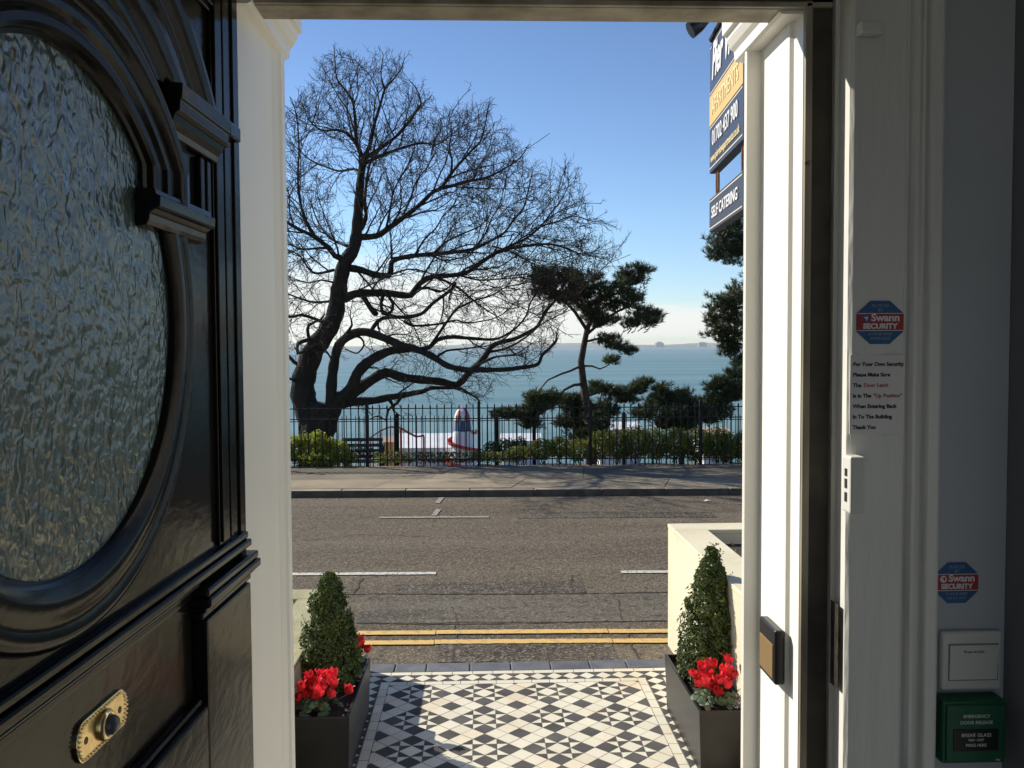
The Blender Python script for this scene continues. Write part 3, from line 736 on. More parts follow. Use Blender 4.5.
for sg in (1, -1):
    def side_box(b, o0, o1, q, z0, z1): b.box(min(CS - sg * o0, CS - sg * o1), max(CS - sg * o0, CS - sg * o1), -0.001, q, z0, z1)
    def side_prof(prof, o0, o1, name):
        b = MB(); b.extrude(prof, lambda q, z, t: (CS - sg * t, q, z), o0, o1); build(b, name, M['black'], door, xf=dp, recalc=True, bevel=0.0012)
    side_prof([(-0.001, 2.231), (0.010, 2.233), (0.013, 2.238), (0.014, 2.246), (0.020, 2.250), (0.025, 2.252), (0.026, 2.264), (0.021, 2.266), (0.020, 2.272), (-0.001, 2.273)], 0.160, 0.340, 'arch_foot')
    side_prof([(-0.001, 2.344), (0.010, 2.346), (0.012, 2.354), (0.018, 2.360), (0.021, 2.368), (0.026, 2.371), (0.027, 2.383), (0.029, 2.385), (0.030, 2.402), (-0.001, 2.404)], 0.222, 0.398, 'label_stop')
    b = MB(); side_box(b, 0.3985, 0.444, 0.029, 2.383, 2.4025); side_box(b, 0.3985, 0.425, 0.020, 2.372, 2.3825); build(b, 'label_return', M['black'], door, xf=dp, bevel=0.002, recalc=True)
    b = MB(); side_box(b, 0.3415, 0.356, 0.008, 2.268, 2.3435); build(b, 'flute', M['black'], door, xf=dp, bevel=0.002, recalc=True)
    b = MB(); side_box(b, 0.366, 0.380, 0.008, 2.268, 2.3435); build(b, 'flute', M['black'], door, xf=dp, bevel=0.002, recalc=True)
# stile bead and the frame moulding of the upper panel
b = MB(); b.box(-0.008, 0.018, -0.001, 0.003, FL + 0.02, 2.63); b.box(0.052, 0.060, -0.001, 0.0025, 1.83, 2.60); build(b, 'edge_bead', M['black'], door, xf=dp, bevel=0.003, recalc=True)
b = MB()
for s0, s1, z0, z1 in ((0.078, 0.118, 1.83, 2.585), (0.912, 0.952, 1.83, 2.585)):
    b.box(s0, s1, -0.001, 0.005, z0, z1); b.box(s0 + (0.008 if s0 < .5 else 0.004), s1 - (0.004 if s0 < .5 else 0.008), 0.0045, 0.009, z0 + 0.004, z1 - 0.004)
b.box(0.1185, 0.9115, -0.001, 0.005, 2.545, 2.585); b.box(0.115, 0.915, 0.0051, 0.0088, 2.553, 2.577)
build(b, 'panel_moulding', M['black'], door, xf=dp, bevel=0.004, recalc=True)
# cornice across the lock rail and the piers below it
def rail(prof, s0, s1, name):
    b = MB(); b.extrude(prof, lambda q, z, t: (t, q, z), s0, s1); build(b, name, M['black'], door, xf=dp, recalc=True, bevel=0.0015)
b = MB()
for q, z0, z1 in ((0.010, 1.8175, 1.828), (0.015, 1.806, 1.817), (0.011, 1.7995, 1.8055), (0.006, 1.788, 1.799)): b.box(0.004 if z0 > 1.8 else 0.214, 0.975 if z0 > 1.8 else 0.79, -0.001, q, z0, z1)
build(b, 'cornice', M['black'], door, xf=dp, recalc=True, bevel=0.0028, seg=3)
for s0, s1 in ((0.0, 0.216), (0.79, 0.98)):
    b = MB()
    for q, z0, z1, e in ((0.024, 1.788, 1.799, 0.006), (0.027, 1.775, 1.7875, 0.008), (0.019, 1.7675, 1.7745, 0.002), (0.014, 1.757, 1.767, 0.0)): b.box(s0 + 0.008 - e, s1 + e, -0.001, q, z0, z1)
    build(b, 'pier_cap', M['black'], door, xf=dp, recalc=True, bevel=0.003, seg=3)
for s0, s1 in ((0.022, 0.212), (0.80, 0.968)):
    b = MB(); b.box(s0, s1, -0.001, 0.018, 0.60, 1.7565); build(b, 'pier', M['black'], door, xf=dp, bevel=0.004, recalc=True)
b = MB(); b.box(0.2125, 0.7995, -0.001, 0.018, 1.50, 1.650); b.box(0.2125, 0.7995, -0.001, 0.012, 1.6505, 1.660); build(b, 'lower_rail', M['black'], door, xf=dp, bevel=0.004, recalc=True)
b = MB(); b.box(0.2125, 0.7995, -0.001, 0.018, 0.60, 0.85); build(b, 'bottom_rail', M['black'], door, xf=dp, bevel=0.004, recalc=True)
b = MB(); b.box(0.26, 0.75, -0.001, 0.014, 0.90, 1.45); build(b, 'lower_panel', M['black'], door, xf=dp, bevel=0.012, recalc=True)
# brass bell push
PS, PZ = 0.468, 1.733
def stad(l, h, n=10):
    o = []
    for i in range(n + 1): a = -pi / 2 + pi * i / n; o.append((l / 2 - h / 2 * 0.75 + h / 2 * 0.75 * cos(a), h / 2 * sin(a)))
    for i in range(n + 1): a = pi / 2 + pi * i / n; o.append((-l / 2 + h / 2 * 0.75 + h / 2 * 0.75 * cos(a), h / 2 * sin(a)))
    return o
b = MB(); b.extrude(stad(0.106, 0.040), lambda a, c, t: (PS + a, t, PZ + c), -0.001, 0.0035); plate = build(b, 'bell_plate', M['brass'], door, xf=dp, recalc=True, bevel=0.001)
b = MB(); st = stad(0.100, 0.034, 12)
for i in range(0, len(st)):
    p = st[i]; b.lathe(PS + p[0], 0, [(0.0001, 0), (0.0016, 0.0008), (0.0016, 0.002), (0.0003, 0.003)], 6)
for q in range(14):
    for sg in (-1, 1): b.lathe(PS - 0.034 + q * 0.0052, 0, [(0.0001, 0), (0.0016, 0.0008), (0.0016, 0.002), (0.0003, 0.003)], 6)
# (beads: rebuilt below in door space)
b = MB()
def bead(s, z, r_=0.0023):
    vs = []; 
    b.add([(s + r_, 0.0034, z), (s, 0.0034, z + r_), (s - r_, 0.0034, z), (s, 0.0034, z - r_), (s, 0.0066, z)], [(0, 1, 4), (1, 2, 4), (2, 3, 4), (3, 0, 4)])
peri = []
for i in range(len(st)):
    a, c = Vector(st[i]), Vector(st[(i + 1) % len(st)]); k = max(1, int((c - a).length / 0.0054))
    for j in range(k): p = a.lerp(c, j / k); bead(PS + p.x, PZ + p.y)
build(b, 'beading', M['brass'], plate, xf=dp, recalc=True, smooth=True)
def disc(prof, n=20):
    bb = MB(); rows = []
    for r_, q in prof: rows.append([(PS + r_ * cos(2 * pi * i / n), q, PZ + r_ * sin(2 * pi * i / n)) for i in range(n)])
    bb.grid(rows, close=True); bb.add(rows[-1], [tuple(range(n))]); return bb
build(disc([(0.0155, 0.0034), (0.0155, 0.007), (0.0125, 0.010), (0.0105, 0.010), (0.0100, 0.006)]), 'button_collar', M['brass'], plate, xf=dp, recalc=True, smooth=True)
build(disc([(0.0095, 0.0055), (0.0095, 0.013), (0.0075, 0.0165), (0.004, 0.0182), (0.001, 0.0186)]), 'bell_button', M['steelbutton'], plate, xf=dp, recalc=True, smooth=True)
b = MB()
for ds in (-0.036, 0.036):
    n = 10; b.add([(PS + ds + 0.0036 * cos(2 * pi * i / n), 0.0039, PZ + 0.0036 * sin(2 * pi * i / n)) for i in range(n)], [tuple(range(n))])
build(b, 'screw_hole', M['keep'], plate, xf=dp)

# ================================================================== THINGS ON THE FRAME AND WALL
def facing(cx, cy, cz):                      # plane facing the camera side (-y)
    return lambda x, y, o=0.0: (cx + x, cy - o, cz + y)
def sticker(cx, cz, y, wd, ht, label, dim):
    P = facing(cx, y, cz)
    root = thing('security_sticker', (cx, y, cz), label, 'sticker', 'octagonal security stickers')
    a, c = wd / 2, ht / 2; k = 0.42
    oc = [(-a, -c * k), (-a * k, -c), (a * k, -c), (a, -c * k), (a, c * k), (a * k, c), (-a * k, c), (-a, c * k)]
    b = MB(); b.extrude(oc, lambda x, z, t: P(x, z, t), 0.0, 0.0006); build(b, 'blue_octagon', M['blue_st'], root, recalc=True)
    b = MB(); b.extrude([(-a * 1.0, -c * .36), (a * 1.0, -c * .36), (a * 1.0, c * .40), (-a * 1.0, c * .40)], lambda x, z, t: P(x, z, t), 0.0006, 0.0010); build(b, 'red_band', M['red_st'], root, recalc=True)
    b = MB()
    for z0, z1 in ((c * .40, c * .43), (-c * .39, -c * .36)): b.extrude([(-a, z0), (a, z0), (a, z1), (-a, z1)], lambda x, z, t: P(x, z, t), 0.0006, 0.0011)
    build(b, 'white_edge', M['print_w'], root, recalc=True)
    b = MB(); T = lambda dx, dz: (lambda x, y, o: P(x + dx, y + dz, o + 0.0014))
    text_into(b, 'Swann', ht * .235, T(a * .22, c * .21), fit=wd * .60, bold=0.0005, depth=0.0002)
    text_into(b, 'SECURITY', ht * .165, T(0.0, -c * .18), fit=wd * .74, bold=0.0005, depth=0.0002)
    build(b, 'lettering', M['print_w'], root)
    b = MB(); n = 14
    b.add([P(-a * .62 + ht * .085 * cos(2 * pi * i / n), c * .18 + ht * .085 * sin(2 * pi * i / n), 0.0013) for i in range(n)], [tuple(range(n))], 0)
    b.add([P(-a * .62 + x * ht, c * .18 + z * ht, 0.0017) for x, z in ((-.05, .03), (.06, .05), (.02, -.06), (0, 0))], [(0, 1, 2, 3)], 1)
    build(b, 'round_emblem', [M['blue_st'] if dim < 1 else M['print_w'], M['print_w'] if dim < 1 else M['red_st']], root, recalc=True)
    b = MB()
    text_into(b, 'PROTECTED', ht * .10, T(0, c * .76), fit=wd * .36, depth=0.0002); text_into(b, 'BY', ht * .10, T(0, c * .56), depth=0.0002)
    text_into(b, '24 HOUR VIDEO', ht * .09, T(0, -c * .54), fit=wd * .50, depth=0.0002); text_into(b, 'SURVEILLANCE', ht * .09, T(0, -c * .74), fit=wd * .42, depth=0.0002)
    build(b, 'small_print', M['print_dim'], root)
    return root
sticker(0.5935, 2.132, 1.3175, 0.071, 0.064, 'blue and red octagonal sticker on the white door frame above the paper notice', 0)
sticker(0.7340, 1.731, 1.3515, 0.068, 0.064, 'blue and red octagonal sticker low on the grey wall above the white switch', 1)

root = thing('paper_notice', (0.590, 1.3175, 1.968), 'white laminated paper notice with seven lines of text, stuck below the upper sticker', 'notice')
b = MB(); b.box(0.549, 0.6310, 1.3163, 1.3176, 1.966, 2.084); build(b, 'paper_sheet', M['paper'], root)
lines = [('For Your Own Security', None), ('Please Make Sure', None), ('The ', 'Door Latch'), ('Is in The ', '"Up Position"'), ('When Entering Back', None), ('In To The Building', None), ('Thank You', None)]
bk, br = MB(), MB()
def text_w(s, size):
    q = MB(); text_into(q, s, size, lambda x, y, o: (x, y, o), align='LEFT'); xs_ = [v[0] for v in q.v]; return max(xs_)
for i, (a_, r_) in enumerate(lines):
    z = 2.0700 - i * 0.01565; P = facing(0.5535, 1.3160, z); sz = 0.0079
    text_into(bk, a_, sz, lambda x, y, o: P(x, y, o), align='LEFT', depth=0.0002, bold=0.0003)
    if r_:
        w0 = text_w(a_ + '.', sz); P2 = facing(0.5535 + w0, 1.3160, z); text_into(br, r_, sz, lambda x, y, o: P2(x, y, o), align='LEFT', depth=0.0002, bold=0.0002)
build(bk, 'black_text', M['print_k'], root); build(br, 'red_text', M['print_r'], root)

root = thing('exit_switch', (0.7535, 1.3515, 1.565), 'white square plastic switch with one large rocker, on the wall above the green box', 'switch')
b = MB(); b.box(0.7060, 0.8010, 1.3385, 1.3515, 1.566, 1.658); build(b, 'back_plate', M['plastic_w'], root, bevel=0.005, seg=3)
b = MB(); b.box(0.7160, 0.7940, 1.3377, 1.3386, 1.5820, 1.6395); build(b, 'shadow_gap', M['print_g'], root)
b = MB(); P_ = [(0.7175, 1.3374, 1.5835), (0.7925, 1.3374, 1.5835), (0.7925, 1.3345, 1.638), (0.7175, 1.3345, 1.638)]
b.add(P_ + [(0.7175, 1.3385, 1.5835), (0.7925, 1.3385, 1.5835), (0.7925, 1.3385, 1.638), (0.7175, 1.3385, 1.638)], [(0, 1, 2, 3), (4, 7, 6, 5), (0, 4, 5, 1), (1, 5, 6, 2), (2, 6, 7, 3), (3, 7, 4, 0)]); rk = build(b, 'rocker', M['plastic_w'], root, bevel=0.001, recalc=True)
b = MB(); text_into(b, 'Press to Exit', 0.0062, lambda x, y, o: (0.754 + x, 1.3340 - o, 1.6280 + y), depth=0.0003); build(b, 'lettering', M['print_g'], rk)

root = thing('door_release_box', (0.7535, 1.3515, 1.457), 'green emergency break glass box fixed to the wall under the white switch', 'alarm box')
b = MB(); b.box(0.6960, 0.7960, 1.3160, 1.3515, 1.462, 1.560); build(b, 'case', M['plastic_g'], root, bevel=0.005, seg=3)
b = MB(); b.box(0.7010, 0.7910, 1.3120, 1.3162, 1.4670, 1.5545); build(b, 'front_cover', M['plastic_g'], root, bevel=0.003)
b = MB(); b.box(0.7110, 0.7810, 1.3108, 1.3122, 1.4840, 1.5175); build(b, 'glass_window', M['plastic_k'], root, bevel=0.001)
b = MB(); PG = lambda dz, off=0.0: (lambda x, y, o: (0.7460 + x + off, 1.3104 - o, dz + y))
text_into(b, 'EMERGENCY', 0.0072, PG(1.5375), depth=0.0003); text_into(b, 'DOOR RELEASE', 0.0072, PG(1.5280), depth=0.0003); text_into(b, 'FIRE', 0.004, PG(1.4700, .034), depth=0.0003)
text_into(b, 'BREAK GLASS', 0.0076, PG(1.5085), depth=0.0003); text_into(b, 'FIRE \u2022 EXIT', 0.0050, PG(1.5010), depth=0.0003); text_into(b, 'PRESS HERE', 0.0062, PG(1.4930), depth=0.0003)
build(b, 'lettering', M['print_w'], root)

root = thing('doorbell_box', (0.490, 1.46, 1.545), 'black doorbell box with a bronze face on the sunlit white reveal', 'doorbell')
b = MB(); b.box(0.4735, 0.4898, 1.419, 1.503, 1.548, 1.638); build(b, 'case', M['plastic_k'], root, bevel=0.004, seg=3)
b = MB(); b.box(0.4722, 0.4737, 1.428, 1.495, 1.556, 1.612); build(b, 'face_plate', M['lens'], root, bevel=0.002)

# ================================================================== GARDEN WALLS, PLANTERS
def garden_wall(name, xs0, xs1, y0, y1, z1, label, inner, cope):
    root = thing(name, ((xs0 + xs1) / 2, (y0 + y1) / 2, 0), label, 'wall')
    t = 0.22; ix0, ix1, iy0, iy1 = xs0 + t, xs1 - t, y0 + t, y1 - t
    b = MB()
    b.box(xs0, xs1, y1 - t, y1, -0.06, z1 - 0.03); b.box(xs0, xs1, y0, y0 + t, -0.06, z1 - 0.03)
    b.box(xs0, xs0 + t, y0 + t + .0005, y1 - t - .0005, -0.06, z1 - 0.03); b.box(xs1 - t, xs1, y0 + t + .0005, y1 - t - .0005, -0.06, z1 - 0.03)
    build(b, 'rendered_sides', M['render'], root)
    b = MB(); c0, c1 = 0.004, z1
    b.box(xs0 - c0, xs1 + c0, y1 - t - c0, y1 + c0, z1 - 0.0295, z1); b.box(xs0 - c0, xs1 + c0, y0 - c0, y0 + t + c0, z1 - 0.0295, z1)
    b.box(xs0 - c0, xs0 + t + c0, y0 + t + c0 + .0005, y1 - t - c0 - .0005, z1 - 0.0295, z1); b.box(xs1 - t - c0, xs1 + c0, y0 + t + c0 + .0005, y1 - t - c0 - .0005, z1 - 0.0295, z1)
    build(b, 'coping', cope, root, bevel=0.006)
    b = MB(); b.box(ix0, ix1, iy0, iy1, z1 - 0.3, z1 - 0.10); build(b, 'soil_bed', M['soil'], root)
    return root
garden_wall('planter_wall', 1.312, 3.4, 1.7, 6.22, 0.850, 'cream rendered raised planter wall behind the right hand trough', None, M['render'])
garden_wall('planter_wall', -3.2, -0.945, 1.7, 5.93, 0.500, 'lower rendered garden wall with lichened top, behind the left hand trough', None, M['mosscoping'])

def leaf_quads(b, pos, size, rng, mi=0, up=0.0, outward=None):
    d = Vector((rng.gauss(0, 1), rng.gauss(0, 1), rng.gauss(0, 1) + up))
    if outward is not None: d = d * 0.6 + outward * 1.2
    if d.length < 1e-4: d = Vector((0, 0, 1))
    d.normalize(); a = d.orthogonal().normalized()
    a.rotate(Matrix.Rotation(rng.uniform(0, 2 * pi), 3, d)); c = d.cross(a)
    L_ = size * rng.uniform(0.7, 1.25); W_ = L_ * rng.uniform(0.42, 0.6)
    fold = d * (W_ * 0.28)
    p = Vector(pos)
    b.add([p - a * L_ * .5, p + c * W_ * .5 + fold, p + a * L_ * .5, p - c * W_ * .5 + fold], [(0, 1, 2), (0, 2, 3)], mi)

# plants in the raised bed on the right (only their tips show over the coping)
b = MB(); r = random.Random(21)
for k in range(1500):
    p = (r.uniform(1.55, 3.1), r.uniform(2.1, 5.65), 0.80 + abs(r.gauss(0, 0.035)))
    leaf_quads(b, p, 0.05, r, up=0.6)
tag(build(b, 'ground_cover', M['hedge'], origin=(2.3, 4, 0.8)), 'low green leaves growing in the raised planter bed', 'ground cover', kind='stuff')

def trough(x0, x1, y0, y1, label):
    root = thing('trough_planter', ((x0 + x1) / 2, (y0 + y1) / 2, TZ), label, 'planter', 'dark grey troughs beside the path')
    z0, z1 = TZ + 0.003, 0.326; t = 0.016; ti = 0.012
    def rect(i, z, taper=0.0): return [(x0 + i + taper, y0 + i + taper, z), (x1 - i - taper, y0 + i + taper, z), (x1 - i - taper, y1 - i - taper, z), (x0 + i + taper, y1 - i - taper, z)]
    b = MB(); rows = [rect(0, z0, ti), rect(0, z1), rect(t, z1), rect(t + 0.002, z1 - 0.10)]
    b.grid(rows, close=True); b.add(rows[0], [(3, 2, 1, 0)]); b.add(rows[-1], [(0, 1, 2, 3)])
    build(b, 'trough', M['planter'], root, bevel=0.003, recalc=True)
    b = MB(); q = rect(t + 0.004, z1 - 0.04); b.add(q, [(0, 1, 2, 3)]); build(b, 'soil', M['soil'], root)
    return root
trough(-0.945, -0.636, 4.27, 5.10, 'dark grey trough left of the tiled path, by the low wall')
trough(1.050, 1.300, 4.25, 5.07, 'dark grey trough right of the tiled path, against the cream wall')

def topiary(cx, cy, z0, z1, rad, seed, label, n=6500, pw=0.8):
    root = thing('topiary_shrub', (cx, cy, z0), label, 'shrub', 'clipped box cones in the troughs')
    r = random.Random(seed); b = MB()
    ph = [r.uniform(0, 6.28) for _ in range(6)]
    for k in range(n):
        t = r.random() ** 1.15
        a = r.uniform(0, 2 * pi)
        pr = max(0.0, 1 - t ** 1.65) ** 0.80 * min(1.0, 0.75 + 1.6 * t)
        lump = 1 + 0.08 * sin(3 * a + ph[0] + 9 * t) + 0.08 * sin(5 * a + ph[1] - 15 * t) + 0.05 * sin(23 * t + ph[2]) + 0.05 * sin(9 * a + 31 * t)
        rr = (rad * pr * lump + 0.012) * (1 - abs(r.gauss(0, 0.12)) if r.random() < 0.65 else r.uniform(0.15, 1.0))
        if r.random() < 0.09: rr += r.uniform(0, 0.026)
        nz_ = mnoise.noise(Vector((cos(a) * rr * 16 + seed, sin(a) * rr * 16, t * 11)))
        if nz_ < -0.12: rr *= r.uniform(0.60, 0.88)
        elif nz_ > 0.25: rr += 0.012
        o = Vector((cos(a), sin(a), 0.5)).normalized()
        leaf_quads(b, (min(cx + rr * cos(a), 1.300), cy + rr * sin(a), z0 + (z1 - z0) * t), r.uniform(0.017, 0.030), r, outward=o)
    for k in range(46):
        t = r.random() ** 0.8; a = r.uniform(0, 2 * pi); pr = max(0.0, 1 - t ** 1.65) ** 0.80
        q = Vector((cx + rad * pr * cos(a), cy + rad * pr * sin(a), z0 + (z1 - z0) * t)); d = Vector((cos(a), sin(a), r.uniform(.3, 1.6))).normalized()
        for j in range(r.randint(4, 8)): leaf_quads(b, q + d * (j * 0.0075) + Vector((r.gauss(0, .004), r.gauss(0, .004), r.gauss(0, .004))), 0.020, r, outward=d)
    build(b, 'foliage', M['box'], root)
    b = MB(); b.tube([(cx, cy, z0 - 0.03), (cx, cy, z0 + (z1 - z0) * 0.75)], [0.014, 0.005], 7); build(b, 'stem', M['bark'], root)
topiary(-0.815, 4.78, 0.29, 0.895, 0.162, 5, 'clipped box cone in the left trough, darker and fuller', 15000)
topiary(1.240, 4.76, 0.29, 1.010, 0.172, 8, 'taller clipped box cone in the right trough before the cream wall', 15000)

def cyclamen(cx, cy, z0, nf, seed, label, sprd, whites=False):
    root = thing('cyclamen', (cx, cy, z0), label, 'flower', 'red cyclamen in the troughs')
    r = random.Random(seed); bp, bs, bl = MB(), MB(), MB()
    for k in range(nf):
        fx_, fy_ = cx + r.gauss(0, sprd[0]), cy + r.gauss(0, sprd[1]); fz = z0 + r.uniform(0.03, 0.16)
        lean = Vector((r.gauss(0, .15), r.gauss(0, .15), 1)).normalized()
        bs.tube([(cx + (fx_ - cx) * .3, cy + (fy_ - cy) * .3, z0 - 0.02), ((fx_ * .7 + cx * .3), (fy_ * .7 + cy * .3), z0 + (fz - z0) * .6), (fx_, fy_, fz)], 0.0016, 4)
        base = Vector((fx_, fy_, fz))
        a0 = r.uniform(0, 6.28)
        for j in range(5):
            a = a0 + 2 * pi * j / 5 + r.uniform(-.2, .2)
            out = Vector((cos(a), sin(a), 0)); sidev = Vector((-sin(a), cos(a), 0)); hh = r.uniform(0.034, 0.050); ww = r.uniform(0.012, 0.017)
            rows = []
            for i, (o_, u_, w_) in enumerate(((0.006, 0.0, 0.4), (0.014, 0.006, 0.9), (0.016, 0.018, 1.1), (0.013 + r.uniform(-.004, .012), 0.030, 0.8), (0.016 + r.uniform(-.006, .014), 0.038, 0.15))):
                c_ = base + out * o_ * 1.0 + lean * (u_ * hh / 0.036)
                tw = r.uniform(-.004, .004)
                rows.append([c_ - sidev * ww * w_ + out * tw, c_ + out * 0.003, c_ + sidev * ww * w_ - out * tw])
            bp.grid(rows)
    for k in range(int(nf * 2.6)):
        a = r.uniform(0, 6.28); rr = r.uniform(0.02, 1.0)
        p = Vector((cx + cos(a) * rr * sprd[0] * 2.1, cy + sin(a) * rr * sprd[1] * 2.1, z0 + r.uniform(-0.01, 0.05)))
        nrm = Vector((cos(a) * .5, sin(a) * .5 - .3, 1)).normalized(); u_ = nrm.orthogonal().normalized(); v_ = nrm.cross(u_); s = r.uniform(0.014, 0.024)
        n = 8
        bl.add([p] + [p + (u_ * cos(2 * pi * i / n) + v_ * sin(2 * pi * i / n)) * s * (1 if i else .6) - nrm * 0.004 for i in range(n)], [(0, 1 + i, 1 + (i + 1) % n) for i in range(n)])
    build(bp, 'petals', M['petal'], root, smooth=True); build(bs, 'stems', M['redleaf'], root); build(bl, 'leaves', M['cycleaf'], root, smooth=True)
cyclamen(-0.815, 4.40, 0.325, 26, 3, 'red cyclamen at the near end of the left trough', (0.060, 0.055))
cyclamen(1.170, 4.39, 0.330, 30, 6, 'red cyclamen at the near end of the right trough', (0.060, 0.055))
cyclamen(-0.690, 5.02, 0.315, 6, 9, 'few red cyclamen blooms peeping out behind the left box cone', (0.02, 0.03))
b = MB(); r = random.Random(14)
for k in range(160): leaf_quads(b, (1.262 + r.gauss(0, .022), 4.33 + r.gauss(0, .03), 0.325 + abs(r.gauss(0, .02))), 0.013, r, up=1.0)
tag(build(b, 'white_alyssum', M['whitepetal'], origin=(1.215, 4.42, 0.3)), 'tiny white flowers beside the red cyclamen in the right trough', 'flower')

# ================================================================== HANGING SIGN (bracket sign beside the right wall)
SV = 65 / 900.0
FY = 4.80; far = U(709.4, 215, FY); 
sdir = Vector((-(SV), -1.0, 0)).normalized()                 # from its far edge towards the house
snorm = Vector((-1.0, SV, 0)).normalized()                   # face towards the path
def sp(l, z, o=0.0): p = Vector((far.x, far.y, 0)) + sdir * l + snorm * o; return (p.x, p.y, z)
zt, z1_, z2_, z3_ = U(711.5, 46, FY).z, U(711, 97.8, FY).z, U(710.5, 127.5, FY).z, U(709.4, 174, FY).z
SL = 0.815
def sbox(b, l0, l1, z0, z1, o0, o1, mi=0): b.extrude([(l0, z0), (l1, z0), (l1, z1), (l0, z1)], lambda l, z, t: sp(l, z, t), o0, o1, mi)
sign = thing('hanging_sign', sp(0.46, z3_, 0), 'navy and gold hanging sign board with phone number, upper of the two boards', 'sign')
b = MB(); sbox(b, 0, SL, z3_, zt, -0.05, 0.0); build(b, 'board', M['navy'], sign, recalc=True, bevel=0.003)
b = MB(); sbox(b, 0.004, SL - 0.004, z2_, z1_, 0.0003, 0.002); build(b, 'gold_band', M['gold'], sign, recalc=True)
b = MB()
for z in (zt - 0.022, z1_ + 0.012, z2_ - 0.012, z3_ + 0.022): sbox(b, 0.012, SL - 0.012, z - 0.003, z + 0.003, 0.0004, 0.002)
build(b, 'border_line', M['goldline'], sign, recalc=True)
def st_(l0, z0, o0=0.004): return lambda x, y, o: sp(l0 + x, z0 + y, o0 + o)
b = MB(); text_into(b, 'Pier View', 0.25, st_(SL / 2, (zt + z1_) / 2 + 0.01), fit=0.68, shear=0.35, bold=0.006, depth=0.002)
text_into(b, '01702 437 900', 0.108, st_(SL / 2, z2_ - 0.085), fit=0.62, bold=0.001, depth=0.002); build(b, 'lettering', M['print_w'], sign)
b = MB(); text_into(b, 'APARTMENTS', 0.11, st_(SL / 2, (z1_ + z2_) / 2), fit=0.64, depth=0.002); text_into(b, 'www.pierviewapartments.co.uk', 0.06, st_(SL / 2, z2_ - 0.182), fit=0.70, depth=0.002); build(b, 'pale_lettering', M['palegold'], sign)
b = MB(); b.tube([sp(-0.08, zt + 0.06, -0.025), sp(SL + 0.42, zt + 0.06, -0.025)], 0.018, 8); b.tube([sp(0.1, zt + 0.06, -0.025), sp(0.1, zt - 0.005, -0.025)], 0.008, 6); b.tube([sp(SL - 0.1, zt + 0.06, -0.025), sp(SL - 0.1, zt - 0.005, -0.025)], 0.008, 6)
build(b, 'bracket_arm', M['ironblack'], sign)
b = MB(); b.tube([sp(SL + 0.42, 0.75, -0.025), sp(SL + 0.42, zt + 0.25, -0.025)], 0.035, 10); build(b, 'post', M['ironblack'], sign)
ly = Vector(sp(0.03, zt + 0.10, 0.06))
b = MB(); b.tube([ly + Vector((0.05, 0.0, 0.03)), ly + Vector((0.0, 0, 0.0)), ly + Vector((-0.05, 0, -0.03))], [0.012, 0.035, 0.045], 10); build(b, 'sign_lamp', M['plastic_k'], sign, smooth=False)
zp1, zp0 = U(709.4, 199.7, FY).z, U(709.0, 232.5, FY).z
plate2 = thing('hanging_plate', sp(0.46, zp0, 0), 'small dark sign plate reading self catering, hung on hooks under the big board', 'sign')
b = MB(); sbox(b, 0, SL, zp0, zp1, -0.045, 0.0); build(b, 'board', M['navy2'], plate2, recalc=True, bevel=0.003)
b = MB()
for z in (zp0 + 0.016, zp1 - 0.016): sbox(b, 0.012, SL - 0.012, z - 0.003, z + 0.003, 0.0004, 0.002)
build(b, 'border_line', M['goldline'], plate2, recalc=True)
b = MB(); text_into(b, 'SELF CATERING', 0.080, st_(SL / 2, (zp0 + zp1) / 2), fit=0.63, bold=0.001, depth=0.002); build(b, 'lettering', M['print_w'], plate2)
for l in (0.10, SL - 0.10):
    b = MB(); pts = []
    zc = (z3_ + zp1) / 2; hh = (z3_ - zp1) / 2 + 0.012
    for i in range(13):
        a = 2 * pi * i / 12; pts.append(sp(l + 0.026 * sin(a), zc + hh * cos(a), -0.024))
    b.tube(pts, 0.0065, 6, cap=False); build(b, 'hook', M['rust'], plate2)

